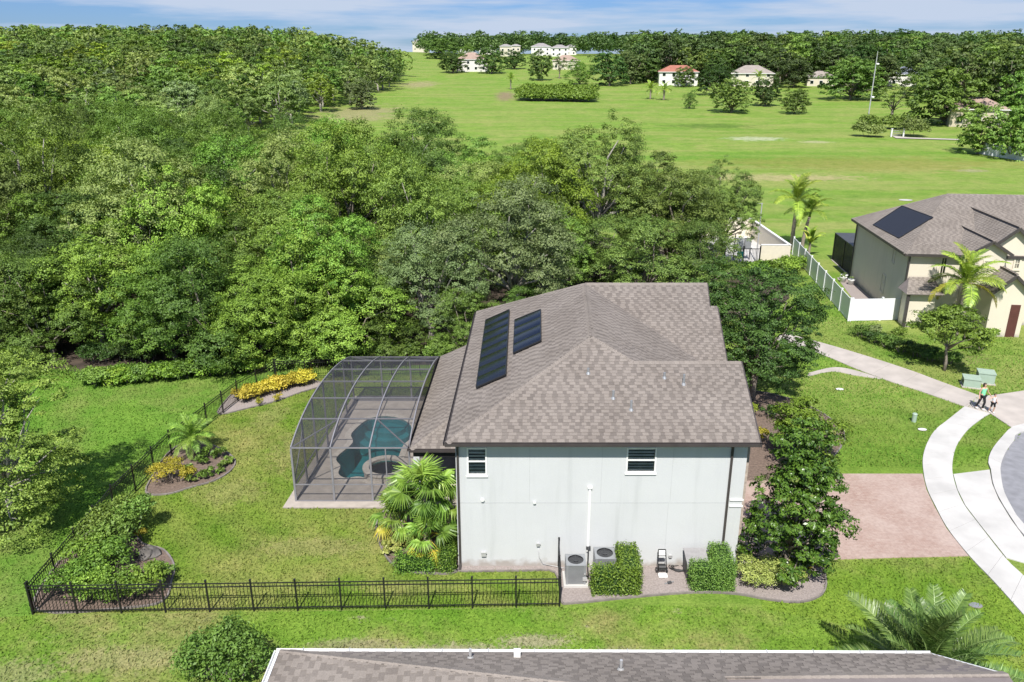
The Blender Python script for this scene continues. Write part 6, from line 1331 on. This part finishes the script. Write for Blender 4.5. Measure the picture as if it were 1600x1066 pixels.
part('pipe', Geo().tube([(2.9, 26.55, .4), (3.05, 26.7, .15), (3.08, 27.4, .1), (3.1, 27.55, .5), (3.1, 27.55, 1.0)], .03, 7), M['rubber'], ls_, smooth=True); part('bracket', Geo().box((3.1, 27.58, .95), (.18, .08, .12)), M['dgrey'], ls_)
cu = thing('covered_unit', 'box-shaped unit under a grey canvas cover behind the darker hedge', 'covered equipment', (7.35, 27.0, 0))
g = Geo(); g.add([(6.98, 26.68, 0), (7.78, 26.68, 0), (7.78, 27.45, 0), (6.98, 27.45, 0), (6.98, 26.68, .78), (7.78, 26.68, .78), (7.78, 27.45, .98), (6.98, 27.45, .98)], [(0, 1, 5, 4), (1, 2, 6, 5), (2, 3, 7, 6), (3, 0, 4, 7)]); part('cabinet', g, M['dgrey'], cu)
part('cover', Geo().thick([(6.94, 26.64, .80), (7.82, 26.64, .80), (7.82, 27.48, 1.01), (6.94, 27.48, 1.01)], .04).thick([(6.94, 26.639, .62), (7.82, 26.639, .62), (7.82, 26.63, .79), (6.94, 26.63, .79)], .02), M['cover'], cu)
hx = G(1031, 886).x; hc = thing('hose_cart', 'small white and black hose reel cart against the grey wall', 'hose cart', (hx, 27.35, 0))
for s in (-1, 1): part('side_rail', Geo().tube([(hx + s * .17, 27.05, .04), (hx + s * .17, 27.2, .4), (hx + s * .15, 27.45, .95)], .018, 6), M['black'], hc)
part('handle', Geo().beam((hx - .15, 27.45, .95), (hx + .15, 27.45, .95), .03, .03).beam((hx - .16, 27.35, .72), (hx + .16, 27.35, .72), .03, .03), M['black'], hc)
part('back_plate', Geo().thick([(hx - .13, 27.33, .66), (hx + .13, 27.33, .66), (hx + .12, 27.44, .92), (hx - .12, 27.44, .92)], .03), M['white'], hc); part('tray', Geo().bbox(hx - .18, hx + .18, 26.85, 27.1, .03, .09), M['white'], hc)
part('reel', Geo().tube([(hx - .14, 27.22, .28), (hx + .14, 27.22, .28)], .13, 12), M['rubber'], hc)
for s in (-1, 1): part('wheel', Geo().tube([(hx + s * .2, 27.25, .12), (hx + s * .24, 27.25, .12)], .11, 14), M['rubber'], hc)
hp = G(1061, 888); hg = thing('garden_hose', 'coiled black garden hose on the gravel beside the reel cart', 'hose', (hp.x, hp.y, 0)); pts = []
for i in range(90): a = i * .36; r = .16 + .16 * (i / 90) + .04 * math.sin(i * .9); pts.append((hp.x + r * 1.25 * math.cos(a), hp.y + r * math.sin(a), .03 + .012 * (i % 17) / 17 + .03 * (i / 90)))
part('coil', Geo().tube(pts, .016, 6), M['rubber'], hg, smooth=True); part('hose_end', Geo().tube([pts[-1], (hp.x + .5, hp.y - .2, .04), (hp.x + .75, hp.y - .35, .03)], .016, 6), M['rubber'], hg, smooth=True)
sp_ = G(1046, 912); t = thing('sprinkler_tool', 'small dark sprinkler lying on the gravel between the hedges', 'sprinkler', (sp_.x, sp_.y, 0)); part('body', Geo().box((sp_.x, sp_.y, .05), (.16, .1, .07), .3), M['dgrey'], t); part('arm', Geo().beam((sp_.x - .2, sp_.y - .05, .03), (sp_.x + .18, sp_.y + .06, .06), .03, .03), M['greym'], t)

# ------------------------------------------------------------------ utility boxes and lawn fittings
def transformer(label, px, py, w, d, h, rz):
    p = G(px, py); t = thing('utility_box', label, 'utility box', p); R = Matrix.Translation(p) @ Matrix.Rotation(rz, 4, 'Z')
    def tr(g): g.v = [tuple(R @ Vector(v)) for v in g.v]; return g
    part('pad', tr(Geo().bbox(-w / 2 - .08, w / 2 + .08, -d / 2 - .08, d / 2 + .08, 0, .06)), M['conc2'], t)
    part('cabinet', tr(Geo().bbox(-w / 2, w / 2, -d / 2, d / 2, .06, h)), M['green_util'], t)
    part('lid', tr(Geo().slab([(-w / 2 - .03, -d / 2 - .03), (w / 2 + .03, -d / 2 - .03), (w / 2 + .03, d / 2 + .03), (-w / 2 - .03, d / 2 + .03)], h, h + .06)), M['green_util'], t)
    part('latch', tr(Geo().bbox(-w / 2 - .03, -w / 2 - .002, -.05, .05, h * .4, h * .7)), M['dgrey'], t); part('label_plate', tr(Geo().bbox(-w / 2 - .012, -w / 2 - .003, -d / 2 + .05, -d / 2 + .25, h * .45, h * .8)), M['black'], t)
transformer('left pale green utility box on the lawn by the path junction', 1516, 603, .95, .85, .55, -.35)
transformer('right pale green utility box, taller, on the lawn by the path junction', 1538, 597, .95, .85, .68, -.35)
p = G(1427.5, 659); t = thing('utility_pedestal', 'short pale green utility pedestal in the front lawn', 'pedestal', p); part('post', Geo().cyl(p, .13, 0, .48, 12), M['green_util'], t); part('cap', Geo().cyl(p, .145, .48, .53, 12, .10), M['green_util'], t)
for px, py, nm, lab, mt in ((1441, 672, 'valve_cover', 'small white oval cover in the lawn below the utility pedestal', 'white'), (1312, 609, 'valve_cover', 'small white cover plate in the lawn by the broad tree', 'white'), (1524, 947, 'meter_cover', 'grey meter cover plate in the lawn above the date palm', 'greym'), (1415, 313, 'valve_cover', 'pale concrete lid in the meadow behind the beige house', 'conc')):
    p = G(px, py); s = .2 if py > 400 else .8; t = thing(nm, lab, 'cover', p); part('lid', Geo().slab([(p.x + s * math.cos(a) * 1.2, p.y + s * .75 * math.sin(a)) for a in np.linspace(0, 2 * math.pi, 13)[:-1]], .005, .05), M[mt], t); part('rim', Geo().tube([(p.x + s * math.cos(a) * 1.25, p.y + s * .8 * math.sin(a), .03) for a in np.linspace(0, 2 * math.pi, 13)], .02, 5), M['edge'], t)

# ------------------------------------------------------------------ woman and child on the path
def skin_body(name, verts, edges, radii, mat, parent, root=0, sub=2):
    m = bpy.data.meshes.new(name); m.from_pydata(verts, edges, []); o = bpy.data.objects.new(name, m); link(o, parent); W[o.name] = W[parent.name]
    sk = o.modifiers.new('skin', 'SKIN'); sv = m.skin_vertices
    if not sv: m.skin_vertices.new() if hasattr(m.skin_vertices, 'new') else None
    L0 = m.skin_vertices[0].data
    for i, r in enumerate(radii): r = r if hasattr(r, '__len__') else (r, r); L0[i].radius = r
    for i in range(len(verts)): L0[i].use_root = (i == root)
    sk.use_smooth_shade = True; ss = o.modifiers.new('sub', 'SUBSURF'); ss.levels = sub; ss.render_levels = sub; m.materials.append(mat); return o
def person(label, loc, rz, H, top, bottom, shorts, hair, long_hair, hold, step=.0):
    s = H / 1.65; t = thing('person', label, 'person', loc); t.rotation_euler = (0, 0, rz); t.scale = (s, s, s)
    J = dict(pelvis=(0, 0, .92), waist=(0, 0, 1.06), chest=(0, .01, 1.24), neckb=(0, 0, 1.40), neck=(0, -.01, 1.46), jaw=(0, -.03, 1.51), head=(0, -.01, 1.58), crown=(0, 0, 1.645),
             lhip=(.09, 0, .88), lknee=(.10, -.06 - step, .49), lank=(.10, .02 - step * .6, .085), ltoe=(.10, -.15 - step * .6, .04), rhip=(-.09, 0, .88), rknee=(-.10, .03 + step * .5, .49), rank=(-.10, .16 + step, .11), rtoe=(-.10, .02 + step, .04),
             lsh=(.17, 0, 1.37), lel=(.23, .04, 1.11), lwr=(.28, -.05, .90), rsh=(-.17, 0, 1.37), rel=(-.24, .03, 1.11), rwr=(-.30, -.07, .90))
    if hold == 'l': J['lel'] = (.30, -.01, 1.12); J['lwr'] = (.42, -.08, .94)
    if hold == 'ru': J['rel'] = (-.34, -.02, 1.32); J['rwr'] = (-.52, -.05, 1.28)
    Rr = dict(pelvis=(.15, .115), waist=(.125, .095), chest=(.15, .105), neckb=(.075, .07), neck=(.05, .052), jaw=(.06, .07), head=(.075, .09), crown=(.05, .06), lhip=.088, rhip=.088, lknee=.056, rknee=.056, lank=.036, rank=.036, ltoe=.03, rtoe=.03, lsh=.055, rsh=.055, lel=.04, rel=.04, lwr=.027, rwr=.027)
    Ed = [('pelvis', 'waist'), ('waist', 'chest'), ('chest', 'neckb'), ('neckb', 'neck'), ('neck', 'jaw'), ('jaw', 'head'), ('head', 'crown'), ('pelvis', 'lhip'), ('lhip', 'lknee'), ('lknee', 'lank'), ('lank', 'ltoe'), ('pelvis', 'rhip'), ('rhip', 'rknee'), ('rknee', 'rank'), ('rank', 'rtoe'), ('chest', 'lsh'), ('lsh', 'lel'), ('lel', 'lwr'), ('chest', 'rsh'), ('rsh', 'rel'), ('rel', 'rwr')]
    for sd in 'lr':
        e, w = Vector(J[sd + 'el']), Vector(J[sd + 'wr']); d = (w - e).normalized(); sx = d.cross(Vector((0, 1, 0))).normalized(); J[sd + 'palm'] = tuple(w + d * .07); Rr[sd + 'palm'] = (.035, .018); Ed.append((sd + 'wr', sd + 'palm'))
        for k, (off, ln) in enumerate(((-.026, .055), (-.009, .068), (.009, .064), (.026, .05))):
            a = Vector(J[sd + 'palm']) + sx * off + d * .02; b = a + d * ln * .55 + Vector((0, -.012, 0)); J[sd + 'f%da' % k] = tuple(a); J[sd + 'f%db' % k] = tuple(b + d * ln * .3 + Vector((0, -.018, 0))); Rr[sd + 'f%da' % k] = .009; Rr[sd + 'f%db' % k] = .007; Ed += [(sd + 'palm', sd + 'f%da' % k), (sd + 'f%da' % k, sd + 'f%db' % k)]
        a = w + d * .03 + Vector((0, -.035, 0)); J[sd + 'tha'] = tuple(a); J[sd + 'thb'] = tuple(a + d * .04 + Vector((0, -.02, 0))); Rr[sd + 'tha'] = .011; Rr[sd + 'thb'] = .008; Ed += [(sd + 'wr', sd + 'tha'), (sd + 'tha', sd + 'thb')]
    def sub(keys, grow, mat, nm, rt, cut=None):
        ks = [k for k in J if k in keys]; P = {k: J[k] for k in ks}
        if cut: P.update(cut)
        idx = {k: i for i, k in enumerate(P)}; ed = [(idx[a], idx[b]) for a, b in Ed if a in idx and b in idx]
        rr = [tuple((q + grow) for q in (Rr[k] if hasattr(Rr[k], '__len__') else (Rr[k], Rr[k]))) for k in P]
        return skin_body(nm, list(P.values()), ed, rr, M[mat], t, idx[rt])
    sub(set(J), 0, 'skin', 'body', 'pelvis')
    sub({'pelvis', 'waist', 'chest', 'lsh', 'rsh', 'neckb'}, .014, top, 'shirt', 'waist', cut={'neckb': (0, 0, 1.37)})
    lk = {'pelvis', 'lhip', 'rhip', 'lknee', 'rknee'} | (set() if shorts else {'lank', 'rank'}); sub(lk, .012, bottom, 'shorts' if shorts else 'leggings', 'pelvis', cut={'pelvis': (0, 0, .94)})
    for sd in 'lr': a, b = Vector(J[sd + 'ank']), Vector(J[sd + 'toe']); part('shoe', Geo().tube([a + Vector((0, .05, -.045)), (a + b) / 2 + Vector((0, 0, -.015)), b + Vector((0, -.03, 0))], [.042, .05, .036], 8), M['shoe'], t, M=Matrix.Identity(4) if False else None) if False else None
    for sd in 'lr':
        a, b = Vector(J[sd + 'ank']), Vector(J[sd + 'toe']); g = Geo().tube([a + Vector((0, .05, -.045)), (a + b) / 2 + Vector((0, 0, -.015)), b + Vector((0, -.03, 0))], [.042, .05, .036], 8); o = bpy.data.objects.new('shoe', g.mesh('shoe', smooth=True)); link(o, t); setmat(o, M['shoe'])
    g = Geo().lathe((0, .015, 1.58), [(.0, .105), (.06, .095), (.095, .05), (.103, 0), (.09, -.05)] + ([(.07, -.12), (.03, -.2), (0, -.22)] if long_hair else [(.0, -.055)]), 14); g.v = [(v[0] * .92, v[1] + (.02 if v[2] < 1.58 else 0) if v[1] > -.03 or v[2] > 1.6 else -.045, v[2]) for v in g.v]
    o = bpy.data.objects.new('hair', g.mesh('hair', smooth=True)); link(o, t); setmat(o, M[hair])
    g = Geo()
    for sx in (-1, 1): g.box((sx * .03, -.104, 1.585), (.018, .01, .01))
    o = bpy.data.objects.new('eyes', g.mesh('eyes')); link(o, t); setmat(o, M['blackc'])
    g = Geo().add([(0, -.128, 1.548), (-.016, -.098, 1.545), (.016, -.098, 1.545), (0, -.1, 1.588)], [(0, 1, 2), (0, 3, 1), (0, 2, 3)]).box((0, -.098, 1.518), (.04, .012, .008)); o = bpy.data.objects.new('nose_and_mouth', g.mesh('nose_and_mouth')); link(o, t); setmat(o, M['skin'])
    return t
wp = G(1531, 640, .05); person('woman in mint green top and black leggings holding a child by the hand', wp, .25, 1.66, 'mint', 'blackc', False, 'hair', True, 'l', .08)
kp = G(1549, 645, .05); person('child in pale grey shirt and dark shorts walking beside the woman', kp, .2, 1.2, 'whitec', 'blackc', True, 'hair', False, 'ru', .05)

# ------------------------------------------------------------------ standing grass on the near lawns
EXCL += [[Vector(p) for p in q] for q in (((-2.25, 27.6), (9.3, 27.6), (10.2, 43.2), (-2.0, 43.2)), [tuple(v)[:2] for v in deck_out], ((-5.3, 3), (10.3, 3), (10.3, 15.4), (-5.3, 15.4)))]
EXCL += [[G(*p) for p in q] for q in (((1531, 620), (1551, 618.5), (1602, 611), (1690, 596), (1700, 640), (1600, 663), (1580.5, 669), (1547.5, 647)), ((1489.5, 742), (1546, 735), (1560, 781), (1599, 839.5), (1655, 898), (1600, 880.5), (1572, 872.5), (1508, 790.5)), ((1180, 741), (1441.5, 740), (1447.5, 766), (1479, 827), (1514, 870), (1300, 876), (1180, 876)), [*CI, (1900, 860), (1900, 690)])]
EXCL.append([RH(-2, -3.1, 0), RH(22, -3.1, 0), RH(22, 20, 0), RH(.1, 20, 0)])
def npin(P, poly):
    x, y = P[:, 0], P[:, 1]; c = np.zeros(len(P), bool); n = len(poly)
    for i in range(n):
        x0, y0 = poly[i][0], poly[i][1]; x1, y1 = poly[(i + 1) % n][0], poly[(i + 1) % n][1]
        if y0 == y1: continue
        m = ((y0 > y) != (y1 > y)) & (x < x0 + (y - y0) * (x1 - x0) / (y1 - y0)); c ^= m
    return c
def turf(name, label, poly, dens, mat, seed, not_in=()):
    rg = np.random.default_rng(seed); A = np.array([(p[0], p[1]) for p in poly]); lo, hi = A.min(0), A.max(0); k = int((hi - lo).prod() * dens); P = rg.uniform(lo, hi, (k, 2)); P = P[npin(P, poly)]
    for q in list(EXCL) + list(not_in): P = P[~npin(P, q)]
    k = len(P); a = rg.uniform(0, 6.28, k); tl = rg.uniform(.3, 1.3, k); Ln = rg.uniform(.08, .16, k); w = rg.uniform(.022, .04, k)
    d = np.stack([np.cos(a) * np.cos(tl), np.sin(a) * np.cos(tl), np.sin(tl)], 1) * Ln[:, None]; s = np.stack([-np.sin(a), np.cos(a), np.zeros(k)], 1) * w[:, None]; b = np.stack([P[:, 0], P[:, 1], np.full(k, .002)], 1)
    V = np.empty((k, 3, 3)); V[:, 0] = b - s; V[:, 1] = b + s; V[:, 2] = b + d
    return stuff(name, np_mesh(name, V.reshape(-1, 3), 3), M[mat], label, 'grass')
turf('yard_grass', 'patchy yellow-green turf inside the black picket fence', LAWN, 110, 'yard', 1)
turf('side_grass', 'rough green turf with bare sandy patches between the fence and the nearest roof', [(-26, 13), (21, 13), (17, 21), (12.5, 24), (9.5, 25), (5.5, 25.2), (1.8, 25.05), (-18, 24.6), (-26, 23.9)], 110, 'side', 2)
turf('front_grass', 'green turf beside the driveway and sidewalk', [(9.5, 25), (12.5, 24), (17, 21), (21.5, 20)] + [tuple(G(*p))[:2] for p in ((1598, 962), (1551, 909), (1514, 871), (1300, 876))], 110, 'front', 3)
turf('open_lawn_grass', 'bright green open lawn left of the black picket fence', [(-34, 24), (-18.1, 24.6), (-18.35, 31.8), (-18, 37.4), (-16.7, 44.2), (-15.4, 47.7), (-20, 49), (-30, 49.5), (-40, 50)], 80, 'lawn', 4)
turf('street_lawn_grass', 'bright green lawn around the curving path and street', [(10.5, 36), (20, 36), (24, 36), (33, 40), (38, 56), (30, 59), (27, 60), (28, 72), (22, 62), (14, 50)], 70, 'lawn', 5)
